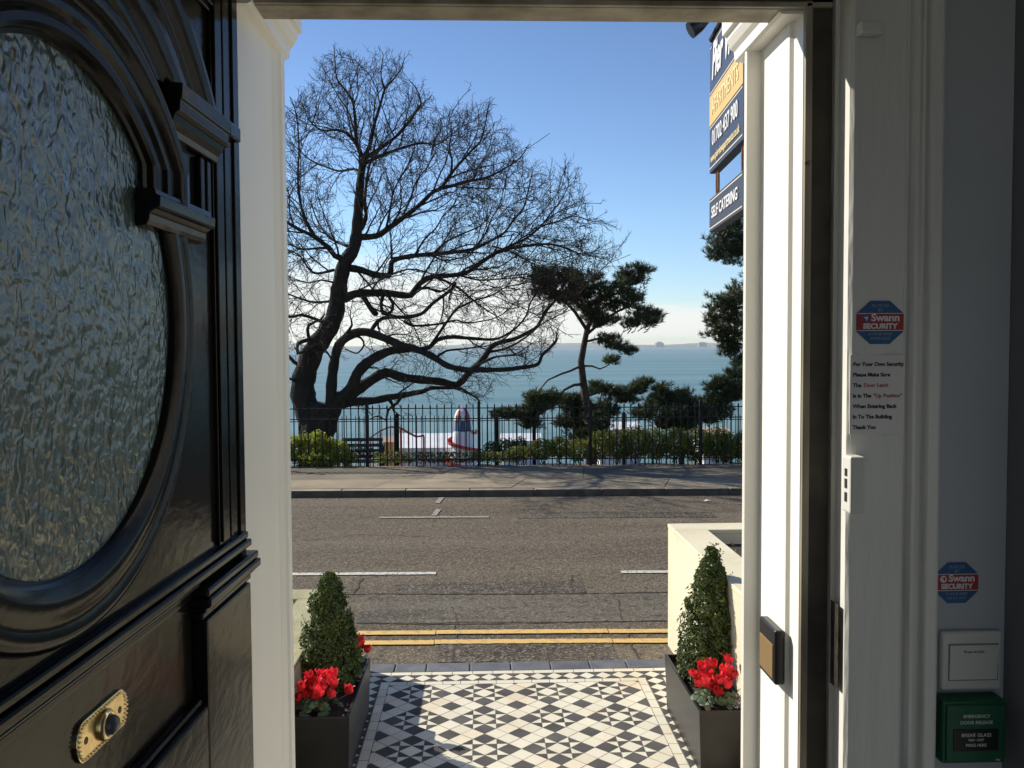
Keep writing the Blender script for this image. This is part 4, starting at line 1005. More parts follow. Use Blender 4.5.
# ================================================================== FENCES
def fence(name, x0, x1, yb, zb, ztop, sp_, rails, postx, label, cap=100, hp=0.05, thick=0.0085, ext=0):
    root = thing(name, ((x0 + x1) / 2, SY((x0 + x1) / 2, yb), zb), label, 'fence')
    n = min(cap, int((x1 - x0) / sp_)); r = random.Random(int(yb * 10))
    for k in range(n):
        x = x0 + sp_ * (k + 0.5)
        if any(abs(x - p) < 0.045 for p in postx): continue
        y = SY(x, yb); t = thick; z1 = ztop + r.uniform(-0.008, 0.008); b = MB(); lean = r.uniform(-0.006, 0.006)
        b.add([(x - t, y - t, zb), (x + t, y - t, zb), (x + t, y + t, zb), (x - t, y + t, zb),
               (x - t + lean, y - t, z1 - 0.07), (x + t + lean, y - t, z1 - 0.07), (x + t + lean, y + t, z1 - 0.07), (x - t + lean, y + t, z1 - 0.07),
               (x - t * 1.5 + lean, y - t * 1.5, z1 - 0.055), (x + t * 1.5 + lean, y - t * 1.5, z1 - 0.055), (x + t * 1.5 + lean, y + t * 1.5, z1 - 0.055), (x - t * 1.5 + lean, y + t * 1.5, z1 - 0.055), (x + lean, y, z1)],
              [(0, 3, 2, 1)] + [(i, (i + 1) % 4, 4 + (i + 1) % 4, 4 + i) for i in range(4)] + [(4 + i, 4 + (i + 1) % 4, 8 + (i + 1) % 4, 8 + i) for i in range(4)] + [(8 + i, 8 + (i + 1) % 4, 12) for i in range(4)])
        build(b, 'picket', M['ironblack'], root)
    if ext:
        b = MB(); t = thick
        xs2 = [x0 - sp_ * (k + .5) for k in range(int(ext / sp_))] + [x0 + sp_ * (n + k + .5) for k in range(int(ext / sp_))]
        for x in xs2:
            y = SY(x, yb)
            b.add([(x - t, y - t, zb), (x + t, y - t, zb), (x + t, y + t, zb), (x - t, y + t, zb), (x - t, y - t, ztop - .06), (x + t, y - t, ztop - .06), (x + t, y + t, ztop - .06), (x - t, y + t, ztop - .06), (x, y, ztop)],
                  [(i, (i + 1) % 4, 4 + (i + 1) % 4, 4 + i) for i in range(4)] + [(4 + i, 4 + (i + 1) % 4, 8) for i in range(4)])
        tag(build(b, 'pickets_beyond', M['ironblack'], root), kind='stuff')
        x0, x1 = x0 - ext, x1 + ext
    for z in rails:
        b = MB(); w = 0.008; xa, xb = x0 - 0.03, x1 + 0.03
        b.add([(xa, SY(xa, yb) - 0.018, z - w), (xb, SY(xb, yb) - 0.018, z - w), (xb, SY(xb, yb) + 0.018, z - w), (xa, SY(xa, yb) + 0.018, z - w), (xa, SY(xa, yb) - 0.018, z + w), (xb, SY(xb, yb) - 0.018, z + w), (xb, SY(xb, yb) + 0.018, z + w), (xa, SY(xa, yb) + 0.018, z + w)],
              [(0, 3, 2, 1), (4, 5, 6, 7), (0, 1, 5, 4), (1, 2, 6, 5), (2, 3, 7, 6), (3, 0, 4, 7)])
        build(b, 'rail', M['ironblack'], root)
    for p in postx:
        b = MB(); y = SY(p, yb); b.box(p - hp / 2, p + hp / 2, y - hp / 2, y + hp / 2, zb - 0.05, ztop + 0.01)
        b.add([(p - hp / 2, y - hp / 2, ztop + 0.0101), (p + hp / 2, y - hp / 2, ztop + 0.0101), (p + hp / 2, y + hp / 2, ztop + 0.0101), (p - hp / 2, y + hp / 2, ztop + 0.0101), (p, y, ztop + 0.05)], [(0, 1, 4), (1, 2, 4), (2, 3, 4), (3, 0, 4)])
        build(b, 'post', M['ironblack'], root)
    return root
FB = 15.10
fx_ = lambda px: U(px, 430, FB).x
fence('iron_railing', -5.6, 6.4, FB, 0.06, U(480, 403, FB).z, 0.1205, (U(480, 408, FB).z, U(480, 418.5, FB).z, 0.20), [fx_(140), fx_(253), fx_(366.5), fx_(479), fx_(590), fx_(699), fx_(810)], 'black spiked iron railing along the back of the far pavement', ext=16)
fx2 = lambda px: U(px, 430, 18.9).x
fence('iron_railing', -4.6, 4.4, 18.9, -0.65, U(450, 414.5, 18.9).z, 0.092, (U(450, 421, 18.9).z,), [fx2(397), fx2(497), fx2(534), fx2(623), fx2(300)], 'second lower iron railing at the cliff edge behind the tree', hp=0.075, thick=0.007, ext=12)

# ================================================================== OAK
OY = 17.2
def U2(px, py, Y): return U(px, py, Y)
oak = thing('bare_oak', (U(312, 462, OY).x, OY, -0.32), 'big leafless oak with twisting dark limbs behind the railing', 'tree')
limbs = []   # list of (points3d, radii, pixel list with depth)
placed = []  # (px, py, depth)
def limb(pts, w0, w1, dd, snap=True, d0=None):
    """pts in photo pixels, w in pixels, dd = metres the far end lies behind (+) or before (-) its start"""
    if snap and placed:
        q = min(placed, key=lambda t: (t[0] - pts[0][0]) ** 2 + (t[1] - pts[0][1]) ** 2)
        ds = q[2]
    else: ds = d0 or 0.0
    # resample with Catmull-Rom
    P = []; n = len(pts)
    for i in range(n - 1):
        p0 = pts[max(i - 1, 0)]; p1 = pts[i]; p2 = pts[i + 1]; p3 = pts[min(i + 2, n - 1)]
        k = max(2, int(hypot(p2[0] - p1[0], p2[1] - p1[1]) / 5))
        for j in range(k):
            t = j / k
            f = lambda a, b, c, d: 0.5 * (2 * b + (c - a) * t + (2 * a - 5 * b + 4 * c - d) * t * t + (3 * b - a - 3 * c + d) * t ** 3)
            P.append((f(p0[0], p1[0], p2[0], p3[0]), f(p0[1], p1[1], p2[1], p3[1])))
    P.append(pts[-1])
    m = len(P); pts3, rad = [], []
    for i, (x, y) in enumerate(P):
        t = i / (m - 1); d = ds + dd * t
        w = (w0 + (w1 - w0) * t ** 0.8) * (1.05 if len(limbs) < 2 else (1.26 if len(limbs) < 9 else 1.08))
        pts3.append(U(x, y, OY + d)); rad.append(w / 2 * (OY + d) / 900 * (1 + 0.07 * sin(i * 1.9)))
        placed.append((x, y, d))
    limbs.append((pts3, rad))
# trunk and the two great stems
limb([(316, 476), (316, 455), (315, 436), (311, 418), (304, 400), (303, 384), (307, 368), (314, 350), (326, 333), (335, 315), (338, 296), (341, 278), (345, 262), (354, 248), (357, 228), (359, 200), (361, 175), (364, 158)], 31, 6, 0.2, False, 0.0)
limb([(318, 470), (320, 440), (326, 420), (334, 408), (342, 396)], 26, 14, -0.3)
limb([(331, 412), (331, 398), (332, 379), (335, 358), (339, 345), (347, 337), (359, 332), (371, 333), (384, 338), (401, 345), (420, 350.6), (435, 358), (448, 366), (467, 370), (479, 370), (505, 369.5), (517, 368), (535, 365.5), (540, 361), (542, 355), (549, 349), (556, 341)], 9.5, 2.2, -1.6)
limb([(315, 450), (318, 432), (322, 417), (325, 404)], 27, 27, 0.0)
limb([(336, 404), (346, 394), (353, 386), (357, 374), (367, 363), (380, 355), (394, 350), (410, 349)], 11, 6, -0.4)
limb([(342, 400), (352, 394), (361, 387), (373, 379), (386, 372.5), (401, 377), (420, 379.5), (443, 382), (457, 385), (467, 375), (474, 368), (482, 360), (488, 352), (492, 346), (501, 342), (513, 339.5), (529, 332), (538, 325.5), (545, 313), (556, 300), (566, 292)], 10, 1.6, 1.0)
limb([(340, 404), (351, 402), (374, 400.5), (388, 397.5), (404, 395), (424, 391), (431, 388), (449, 388), (460, 388), (470, 394), (478, 399)], 8.5, 1.2, 0.7)
limb([(401, 396), (397, 403), (388, 410), (386, 420), (378, 416), (370, 419)], 3.2, 0.9, 0.3)
limb([(388, 398), (392, 404), (394, 411)], 3.4, 2.0, 0.2)
# right-hand limbs
limb([(344, 299), (354, 294), (370, 293), (386, 293), (401, 295), (411, 295), (417, 287), (424, 280), (434, 276.5), (459, 274.5), (473, 269), (482, 262), (498, 252), (512, 248), (525, 246), (547, 244), (562, 247), (580, 254)], 8.5, 1.4, -1.8)
limb([(350, 268), (362, 270), (374, 274.5), (389, 275), (391, 266), (394, 260), (411, 256), (433, 254), (455, 252), (473, 249), (492, 240), (505, 232), (514, 219), (523, 209), (528, 192), (531, 178)], 7, 1.2, 1.5)
limb([(359, 237), (376, 236), (386, 230), (401, 219), (417, 207), (433, 192), (441, 188), (451, 174), (459, 164), (473, 149), (480, 142), (485, 125), (488, 108)], 6.5, 1.0, -1.0)
limb([(440, 188), (451, 186), (467, 181.5), (485, 178), (504, 169), (520, 158), (526, 149)], 4, 0.9, 0.9)
limb([(451, 174), (452, 160), (449, 146), (452, 132), (449, 118)], 2.6, 0.8, 0.6)
limb([(362, 165), (378, 157), (393, 151), (421, 143), (436, 145), (451, 135), (462, 126)], 4.2, 0.8, 1.4)
limb([(366, 158), (382, 147), (399, 134), (415, 114), (421, 104), (418, 92), (413, 84)], 4.2, 0.8, -1.0)
limb([(364, 158), (357, 145), (355, 118), (352, 100), (343, 87), (337, 79), (335, 62), (334, 50)], 4.6, 0.8, 0.6)
limb([(364, 158), (370, 145), (374, 126), (380, 106), (385, 89), (391, 82), (401, 69), (404, 60)], 4.4, 0.8, -0.6)
limb([(385, 89), (381, 76), (383, 56)], 2.0, 0.7, 0.3)
limb([(357, 145), (348, 134), (337, 130), (321, 130), (309, 120), (305, 110)], 3.4, 0.8, -1.2)
limb([(360, 172), (354, 169), (339, 171), (324, 166), (309, 159), (300, 150)], 3.0, 0.8, 1.2)
limb([(359, 232), (366, 219), (365, 199), (368, 172), (372, 158), (376, 140)], 4.4, 1.2, -0.5)
limb([(401, 219), (410, 200), (416, 182), (428, 166), (436, 150)], 2.4, 0.8, 1.2)
limb([(386, 230), (390, 210), (394, 190), (404, 172), (410, 160)], 2.6, 0.8, -1.2)
limb([(498, 252), (514, 244), (527, 238), (541, 226), (551, 213), (562, 199), (568, 186)], 3.0, 0.8, 0.8)
limb([(541, 226), (556, 222), (572, 216), (588, 220)], 1.8, 0.7, -0.6)
limb([(473, 249), (484, 236), (492, 218), (500, 204), (503, 190)], 2.2, 0.7, -0.9)
limb([(433, 254), (446, 242), (462, 234), (480, 226), (490, 214)], 2.6, 0.8, 1.0)
limb([(414, 257), (424, 240), (436, 228), (446, 212), (458, 204)], 2.4, 0.8, -1.2)
limb([(434, 276.5), (452, 284), (465, 293), (474, 301), (488, 311), (500, 318)], 3.0, 0.9, 0.8)
limb([(455, 282), (452, 289), (433, 303), (421, 314), (404, 317), (388, 317), (378, 321), (371, 331)], 2.8, 4.0, -0.2)
limb([(417, 289), (428, 288), (439, 292), (449, 287)], 3.2, 1.5, -0.5)
limb([(420, 350), (430, 347), (437, 340), (451, 337), (467, 338), (492, 339.5), (504, 336), (517, 327), (526, 316), (530, 304), (536, 292)], 5, 1.2, 1.2)
limb([(430, 347), (440, 332), (449, 319), (457, 309), (473, 301), (492, 295), (506, 287), (520, 284)], 3.4, 0.9, -1.0)
limb([(404, 321), (412, 325.5), (430, 325), (444, 323), (457, 320), (467, 323), (492, 319), (506, 312)], 2.8, 0.8, 0.6)
limb([(436, 358), (446, 351), (463, 349), (479, 347)], 2.6, 1.4, 0.5)
limb([(470, 369), (480, 364), (492, 358), (501, 356), (517, 355)], 3.2, 1.6, -0.6)
limb([(488, 352), (504, 349), (517, 343), (530, 334), (542, 324), (563, 313), (574, 309)], 2.8, 0.8, -0.8)
limb([(492, 246), (512, 252), (530, 262), (548, 270), (565, 276)], 1.8, 0.7, 0.8)
limb([(459, 275), (478, 280), (500, 279), (524, 277), (540, 272)], 2.0, 0.7, -0.8)
limb([(362, 294), (370, 307), (376, 314)], 4.4, 5.5, -0.3); limb([(384, 294), (381, 304), (384, 314), (391, 312), (393, 304), (389, 298)], 3.4, 2.6, -0.3)
limb([(346, 334), (352, 325), (350, 316)], 3.5, 1.2, -0.4)
limb([(352, 335), (361, 338), (364, 345), (358, 353), (352, 352), (346, 349)], 2.6, 1.0, -0.6)
# left-hand limbs
limb([(342, 258), (335, 256), (329, 248), (313, 236), (300, 230), (288, 223), (272, 215), (252, 212)], 6, 1.4, -1.0)
limb([(313, 236), (303, 213), (298.5, 190), (298, 170), (299, 149), (297, 118), (292, 100)], 3.4, 0.8, 0.9)
limb([(348, 246), (342, 244), (330, 238), (318, 222), (312, 205)], 3.4, 1.0, 1.4)
limb([(334, 270), (317, 273.5), (309, 269), (300, 256), (288, 250), (270, 244)], 3, 0.9, 0.8)
limb([(335, 283), (321, 280), (309, 283), (296, 280)], 2.2, 0.9, -0.7)
limb([(335, 301), (313, 302), (296, 297), (282, 292), (262, 290)], 2.8, 0.9, 1.0)
limb([(328, 248), (319, 248), (303, 249), (288, 244), (270, 236)], 2.6, 0.9, -1.3)
limb([(329, 325), (315, 319), (301, 315), (288, 317), (268, 309), (245, 306)], 4, 1.0, -0.8)
limb([(312, 348), (308, 334), (309, 325), (320, 320)], 4.2, 2.2, -0.5)
limb([(307, 340), (298, 344), (298, 353), (306, 350)], 4.0, 2.6, -0.5)
limb([(304, 367), (294, 362), (286, 354), (270, 350), (250, 342)], 4.4, 1.4, 0.5)
limb([(302, 378), (294, 380), (284, 378), (262, 384)], 3.6, 1.4, -0.8)
tr = MB(); tw = MB()
for p, r_ in limbs:
    n_ = 10 if r_[0] > 0.1 else 7
    tr.tube(p, r_, n_)
rg = random.Random(77)
center = U(385, 290, OY)
CROWN = [(225, 340), (225, 150), (285, 108), (300, 92), (314, 68), (325, 52), (345, 52), (362, 58), (385, 47), (404, 62), (404, 84), (427, 84), (434, 108), (460, 106), (487, 98), (502, 108), (510, 128), (527, 148), (522, 163), (536, 163), (560, 158), (577, 158), (583, 185), (592, 218), (612, 222), (634, 234), (622, 262), (600, 280), (562, 318), (557, 350), (535, 372), (490, 398), (480, 406), (400, 425), (340, 402), (225, 400)]
def to_px(p):
    q = p - Vector((0, 0, H)); d = -q.dot(az)
    return 512 + F * q.dot(ax) / d, 384 - F * q.dot(ay) / d
def inside(p):
    x, y = to_px(p); c = False; n = len(CROWN); j = n - 1
    for i in range(n):
        (xi, yi), (xj, yj) = CROWN[i], CROWN[j]
        if (yi > y) != (yj > y) and x < (xj - xi) * (y - yi) / (yj - yi) + xi: c = not c
        j = i
    return c
occ = {}
def vox(p): return (int(floor(p.x / 0.20)), int(floor(p.y / 0.34)), int(floor(p.z / 0.20)))
def rand_dir(d, a0, a1):
    o = d.orthogonal().normalized(); o.rotate(Matrix.Rotation(rg.uniform(0, 2 * pi), 3, d)); an = R(rg.uniform(a0, a1))
    return (d * cos(an) + o * sin(an)).normalized()
LV = {0: dict(n=8, w=.13, sp=.15, sides=5), 1: dict(n=5, w=.17, sp=.085, sides=3), 2: dict(n=3, w=.20, sp=.060, sides=3), 3: dict(n=2, w=.22, sp=1, sides=3)}
root0 = U(350, 310, OY)
def pick(p, d, a0, a1, length, bias):
    """of a few candidate directions, the one that grows into the emptiest air inside the crown"""
    best = None; bs = 1e9
    for q in range(5):
        e = (rand_dir(d, a0, a1) + bias).normalized()
        m_, t_ = p + e * (length * .6), p + e * length
        sc = occ.get(vox(m_), 0) + occ.get(vox(t_), 0) * 1.3 + rg.random() * 3
        if not inside(t_): sc += 30
        if sc < bs: bs = sc; best = e
    return best, bs
def grow(p, d, length, rad, level, upb):
    lv = LV[level]
    if level < 3 and not inside(p + d * length):
        length *= 0.6
        if not inside(p + d * length): length *= 0.5
        if length > 0.2 and not inside(p + d * length) and to_px(p + d * length)[1] < 300: length = 0.16
    n = lv['n']; pts = [p.copy()]; q = p.copy(); dirs = [d.copy()]
    bend = Vector((rg.gauss(0, 1), rg.gauss(0, 1), rg.gauss(0, 1))) * 0.07
    for i in range(n):
        d = (d + bend + Vector((rg.gauss(0, 1), rg.gauss(0, 1), rg.gauss(0, 1))) * lv['w'] + Vector((0, 0, upb))).normalized()
        q = q + d * (length / n); pts.append(q.copy()); dirs.append(d.copy())
        v_ = vox(q); occ[v_] = occ.get(v_, 0) + (3 if level < 2 else 1)
    end = {0: .005, 1: .0036, 2: .0028, 3: .0024}[level]
    rads = [rad + (end - rad) * (i / n) ** .8 for i in range(n + 1)]
    tw.tube(pts, rads, lv['sides'], cap=False)
    if level >= 3: return
    k = max(1, int(length / lv['sp'])); side = rg.choice((1, -1))
    for i in range(k + 1):
        t = min(1.0, (i + rg.uniform(0.3, 0.9)) / k)
        if t < 0.10: continue
        f = t * n; a = min(int(f), n - 1); pos = pts[a].lerp(pts[a + 1], f - a); dd = dirs[a + 1]
        ln = {0: rg.uniform(.32, .75) * (1.15 - .45 * t), 1: rg.uniform(.13, .34) * (1.2 - .5 * t), 2: rg.uniform(.05, .13)}[level]
        out = (pos - root0).normalized()
        e, sc = pick(pos, dd, 22, 62, ln, out * 0.22 + Vector((0, 0, .10))) if level < 2 else (rand_dir(dd, 25, 60), 0)
        if level < 2 and sc > 24 and rg.random() < .75: continue
        grow(pos, e, ln, {0: max(.0065, rads[a] * .55), 1: .0044, 2: .0030}[level], level + 1, upb * .8)
for li, (p, r_) in enumerate(limbs):
    if li in (1, 3): continue
    seg = range(len(p) - 8, len(p) - 1) if li == 0 else range(1, len(p) - 1)
    acc = 0; acc0 = rg.uniform(0, .3)
    for i in seg:
        ln = (p[i + 1] - p[i]).length; acc += ln; acc0 += ln
        thin = r_[i]; hgt = p[i].z; low = hgt < 2.7
        d = (p[i + 1] - p[i]).normalized(); out = (p[i] - root0).normalized()
        if thin < 0.13 and acc0 > (0.30 if not low else 1.15):
            acc0 = rg.uniform(-.12, .10)
            L0 = rg.uniform(0.8, 1.75) * (0.55 if low else 1.0)
            e, sc = pick(p[i], d, 28, 62, L0, out * 0.35 + Vector((0, 0, .12)))
            if sc < 28: grow(p[i], e, L0, max(.009, min(0.024, thin * 0.55)), 0, 0.025)
        step = 0.16 if thin < 0.05 else 0.40
        if low: step *= 2.4
        while acc > step:
            acc -= step * rg.uniform(0.7, 1.3)
            L1 = rg.uniform(0.25, 0.6)
            e, sc = pick(p[i], d, 30, 75, L1, out * 0.2)
            if sc < 30: grow(p[i], e, L1, max(.006, min(0.010, thin * 0.5)), 1, 0.02)
    if r_[-1] < 0.03:
        for q in range(3):
            d = (p[-1] - p[-3]).normalized(); grow(p[-1], rand_dir(d, 6, 35), rg.uniform(0.25, 0.5), max(0.007, r_[-1] * .8), 1, 0.02)
build(tr, 'trunk', M['bark'], oak, smooth=True)
build(tw, 'crown', M['twig'], oak)

# ================================================================== PINES
def needles(b, blobs, Y, rng, dens=1.0, nl=0.105, per=12, wood=None, anchors=None, full=1.6):
    """blobs: (px, py, rx, ry, depth offset[, material]) in photo pixels; each is filled with flat layered sprays of needle tufts"""
    for bl in blobs:
        px, py, rx, ry, dy = bl[:5]; mi0 = bl[5] if len(bl) > 5 else 0
        YY = Y + dy; c = U(px, py, YY); s = YY / 900; ax_, az_ = rx * s, ry * s; ay_ = max(ax_, az_) * 0.9
        ns = int((3 + rx * ry / 16) * full * (1.7 if py > 385 else 1.0))
        for q_ in range(ns):
            while True:
                v = Vector((rng.uniform(-1, 1), rng.uniform(-1, 1), rng.uniform(-1, 1)))
                if v.length < 1.0: break
            sc_ = c + Vector((v.x * ax_, v.y * ay_, v.z * az_))
            sr = rng.uniform(0.09, 0.19)
            if wood is not None:
                an = min(anchors, key=lambda t: (t - sc_).length)
                if (an - sc_).length > 0.42: an = sc_ + (an - sc_).normalized() * 0.2
                m_ = an.lerp(sc_, 0.55) + Vector((0, 0, -0.05)); wood.tube([an, m_, sc_], [0.012, 0.008, 0.004], 4, cap=False)
            nt_ = int(dens * rng.uniform(7, 13))
            tilt = Vector((rng.gauss(0, .25), rng.gauss(0, .25), 1)).normalized(); u_ = tilt.orthogonal().normalized(); w_ = tilt.cross(u_)
            mi = mi0 if rng.random() < 0.75 else 2
            for k in range(nt_):
                a = rng.uniform(0, 2 * pi); rr = sr * sqrt(rng.random())
                p = sc_ + u_ * (rr * cos(a)) + w_ * (rr * sin(a)) + tilt * rng.gauss(0, 0.022)
                rad = (u_ * cos(a) + w_ * sin(a))
                ax0 = (rad * 0.6 + tilt * rng.uniform(.35, 1.0) + Vector((rng.gauss(0, .2), rng.gauss(0, .2), rng.gauss(0, .15)))).normalized()
                o = ax0.orthogonal().normalized(); o2 = ax0.cross(o)
                for j in range(per):
                    an_ = 2 * pi * j / per + rng.uniform(-.3, .3); t = rng.uniform(0.0, 1.0); q = p + ax0 * (t * 0.085 - 0.04)
                    dr = (ax0 * rng.uniform(.5, 1.1) + (o * cos(an_) + o2 * sin(an_)) * rng.uniform(.4, .9)).normalized()
                    e = q + dr * nl * rng.uniform(.7, 1.15); wv = dr.cross(Vector((rng.gauss(0, 1), rng.gauss(0, 1), rng.gauss(0, 1)))).normalized() * 0.0065
                    b.add([q - wv, q + wv, e], [(0, 1, 2)], mi)
def boughs(b, paths, Y):
    for pts, w0, w1, d0, d1 in paths:
        n = len(pts); P = [U(x, y, Y + d0 + (d1 - d0) * i / (n - 1)) for i, (x, y) in enumerate(pts)]
        b.tube(P, [(w0 + (w1 - w0) * i / (n - 1)) / 2 * Y / 900 for i in range(n)], 8)
def pine(name, Y, base, label, paths, blobs, seed, mats, cat='tree', dens=1.0):
    root = thing(name, base, label, cat)
    b = MB(); boughs(b, paths, Y); b2_ = MB(); anch = []
    for pts, w0, w1, d0, d1 in paths:
        for i, (x, y) in enumerate(pts):
            if y < 420: anch.append(U(x, y, Y + d0 + (d1 - d0) * i / (len(pts) - 1)))
            if i and y < 420:
                x0, y0 = pts[i - 1]; anch.append(U((x + x0) / 2, (y + y0) / 2, Y + d0 + (d1 - d0) * (i - .5) / (len(pts) - 1)))
    needles(b2_, blobs, Y, random.Random(seed), dens, wood=b, anchors=anch)
    build(b, 'trunk', M['pinebark'], root, smooth=True); build(b2_, 'crown', mats, root)
PY = 17.9
cb = U(588, 470, PY)
pine('wind_swept_pine', PY, (cb.x, PY, -0.55), 'windswept pine with leaning trunk and flat crown, middle of the view behind the railing',
     [([(590, 488), (590, 455), (589, 425), (586, 400), (583, 380), (581, 362), (584, 345), (587, 330), (592, 315), (600, 300)], 10, 4, 0, 0),
      ([(587, 330), (575, 312), (562, 298), (548, 286)], 4, 1.5, 0, -.6), ([(586, 335), (606, 318), (628, 306), (648, 310)], 3.5, 1.2, 0, .5), ([(592, 315), (604, 296), (620, 282), (638, 272)], 3, 1.2, 0, -.4), ([(590, 318), (580, 300), (572, 280)], 3, 1, 0, .6),
      ([(585, 342), (600, 338), (615, 343), (628, 350)], 2.6, 1.0, 0, -.3), ([(582, 366), (592, 366), (600, 369), (607, 366), (611, 361)], 2.2, .8, 0, .2),
      ([(581, 366), (570, 371), (561, 374), (548, 380), (541, 388), (537, 394)], 2.6, 1.0, 0, -.4), ([(584, 384), (574, 385), (564, 390), (556, 402), (545, 411), (534, 418)], 3.4, 1.2, 0, -.5), ([(587, 396), (602, 391), (620, 394), (640, 387)], 3, 1, 0, .4)],
     [(546, 287, 17, 13, -.5, 1), (540, 276, 11, 9, -.5, 0), (558, 276, 15, 9, .4, 1), (570, 284, 18, 13, .5, 1), (575, 300, 17, 10, 0, 1), (560, 296, 13, 8, -.4, 1), (590, 282, 16, 11, -.3, 0), (596, 300, 18, 13, .4, 0), (606, 318, 16, 9, 0, 0), (592, 316, 14, 7, .4, 1),
      (618, 286, 13, 10, -.4, 0), (628, 275, 11, 8, .2, 0), (640, 270, 9, 5, -.2, 0), (638, 280, 9, 6, 0, 0), (622, 302, 16, 11, .4, 0), (634, 296, 9, 6, 0, 0), (642, 312, 13, 6, .3, 0), (654, 314, 7, 6, .2, 0), (632, 322, 15, 5, -.2, 0), (650, 322, 8, 4, -.2, 0),
      (604, 338, 12, 5, 0, 0), (616, 344, 12, 5, -.2, 0), (627, 351, 6, 3.5, -.3, 0), (610, 361, 5, 2.5, .2, 0),
      (502, 414, 8, 3, -.6, 0), (515, 414, 11, 4.5, -.5, 0), (528, 414, 11, 6, -.5, 0), (537, 397, 8, 5, -.4, 0), (545, 403, 9, 5, -.2, 0), (538, 408, 10, 5, -.4, 0), (552, 396, 8, 3.5, -.2, 0), (530, 424, 9, 4, -.5, 0),
      (572, 402, 14, 8, .3, 0), (584, 412, 15, 11, .4, 0), (572, 424, 13, 12, .3, 0), (598, 424, 12, 12, -.2, 0), (588, 438, 20, 9, 0, 0), (606, 408, 9, 9, .3, 0),
      (600, 388, 11, 5, .2, 0), (616, 392, 12, 5, .3, 0), (630, 391, 9, 4, .4, 0), (640, 386, 7, 3, .4, 0), (646, 382, 4, 2, .4, 0), (626, 400, 9, 3, .2, 0)], 31, [M['needle'], M['needle_br'], M['needle_lit']])
b2 = U(682, 470, 17.4)
pine('low_pine', 17.4, (b2.x, 17.4, -0.4), 'low bushy pine spreading just behind the railing, right of the windswept pine',
     [([(682, 485), (682, 450), (680, 425), (676, 405)], 6, 3, 0, 0), ([(681, 430), (662, 418), (648, 413)], 3, 1, 0, -.4), ([(681, 428), (700, 415), (722, 404)], 3, 1, 0, .4), ([(680, 420), (665, 402)], 2.5, 1, 0, .2)],
     [(646, 413, 12, 6, -.3), (658, 402, 9, 8, .1), (660, 390, 5, 4, .1), (668, 398, 10, 7, .2), (680, 397, 10, 6, 0), (672, 412, 16, 7, -.2), (690, 408, 14, 8, .2), (664, 422, 13, 6, 0), (684, 422, 16, 8, 0), (700, 406, 11, 7, .3), (712, 400, 10, 7, .3), (706, 416, 12, 7, 0), (722, 398, 8, 8, .4), (722, 412, 10, 6, .3)], 32, [M['needle'], M['needle_br'], M['needle_lit']])
b3 = U(772, 470, 17.9)
pine('tall_pine', 17.9, (b3.x, 17.9, -0.55), 'tall dark pine at the right edge, its foliage hanging below the sign',
     [([(772, 485), (770, 400), (766, 330), (764, 260), (768, 190), (772, 150)], 13, 5, 0, 0), ([(768, 300), (748, 306), (724, 310)], 5, 1.5, 0, -.5), ([(765, 262), (745, 252), (722, 246)], 5, 1.5, 0, .4), ([(768, 350), (745, 345), (722, 340)], 4, 1.2, 0, .3), ([(769, 380), (748, 380), (720, 384)], 4, 1.2, 0, -.3)],
     [(722, 240, 12, 12, .2), (718, 256, 9, 9, .2), (734, 252, 13, 16, .4), (730, 230, 12, 14, .4), (748, 240, 14, 20, .2), (738, 292, 8, 10, -.2), (730, 300, 8, 9, -.4), (718, 304, 10, 9, -.5), (722, 318, 14, 12, -.2), (716, 332, 9, 9, .2), (726, 338, 13, 12, .3), (732, 352, 10, 8, .3), (738, 362, 7, 7, .3), (744, 320, 14, 22, -.2),
      (714, 386, 10, 5, -.3), (726, 382, 12, 8, -.3), (736, 374, 8, 7, -.2), (734, 392, 12, 7, -.1), (746, 385, 10, 9, 0), (765, 280, 22, 24, 0), (770, 200, 26, 24, 0), (775, 160, 18, 20, 0), (790, 240, 24, 22, .3), (792, 330, 24, 24, .2), (730, 205, 12, 12, .2), (745, 212, 14, 12, .2)], 33, [M['needle'], M['needle_br'], M['needle_lit']])

# ================================================================== SHRUBS BY THE RAILING
def shrub(name, blobs, Y, seed, label, m, size=0.06, dens=1.0, cat='bush', group=None, stems=True):
    c0 = U(blobs[0][0], 466, Y)
    root = thing(name, (c0.x, Y, 0.05), label, cat, group)
    r = random.Random(seed); b = MB(); sb = MB()
    for px, py, rx, ry, dy in blobs:
        YY = Y + dy; c = U(px, py, YY); s = YY / 900; a_, c_ = rx * s, ry * s; d_ = max(0.16, min(a_, 0.45))
        n = int(dens * 62 * rx * ry / 10) + 40
        for k in range(n):
            v = Vector((r.gauss(0, 1), r.gauss(0, 1), r.gauss(0, 1))).normalized() * (r.uniform(0.25, 1.0) ** 0.45) * (1 + r.gauss(0, .08))
            leaf_quads(b, c + Vector((v.x * a_, v.y * d_, v.z * c_)), size, r, up=0.6, outward=v * .6)
        for k in range(max(2, int(rx / 3))):
            sb.tube([(c.x + r.uniform(-.3, .3) * a_, YY + r.uniform(-.1, .1), 0.02), (c.x + r.uniform(-.7, .7) * a_, YY + r.uniform(-.12, .12), c.z + c_ * r.uniform(-.1, .6))], [0.008, 0.004], 4)
    build(b, 'foliage', m, root); build(sb, 'stems', M['pinebark'], root)
shrub('yellow_green_bush', [(296, 450, 9, 15, .15), (306, 446, 10, 13, .3), (318, 444, 10, 14, .2), (330, 450, 9, 13, .3), (341, 451, 8, 11, .2), (348, 458, 7, 7, .2), (312, 457, 16, 9, .05), (330, 459, 14, 7, .05), (280, 450, 12, 14, .2), (262, 452, 12, 13, .2)], 15.35, 41, 'bright yellow green bush at the foot of the oak', M['euon'])
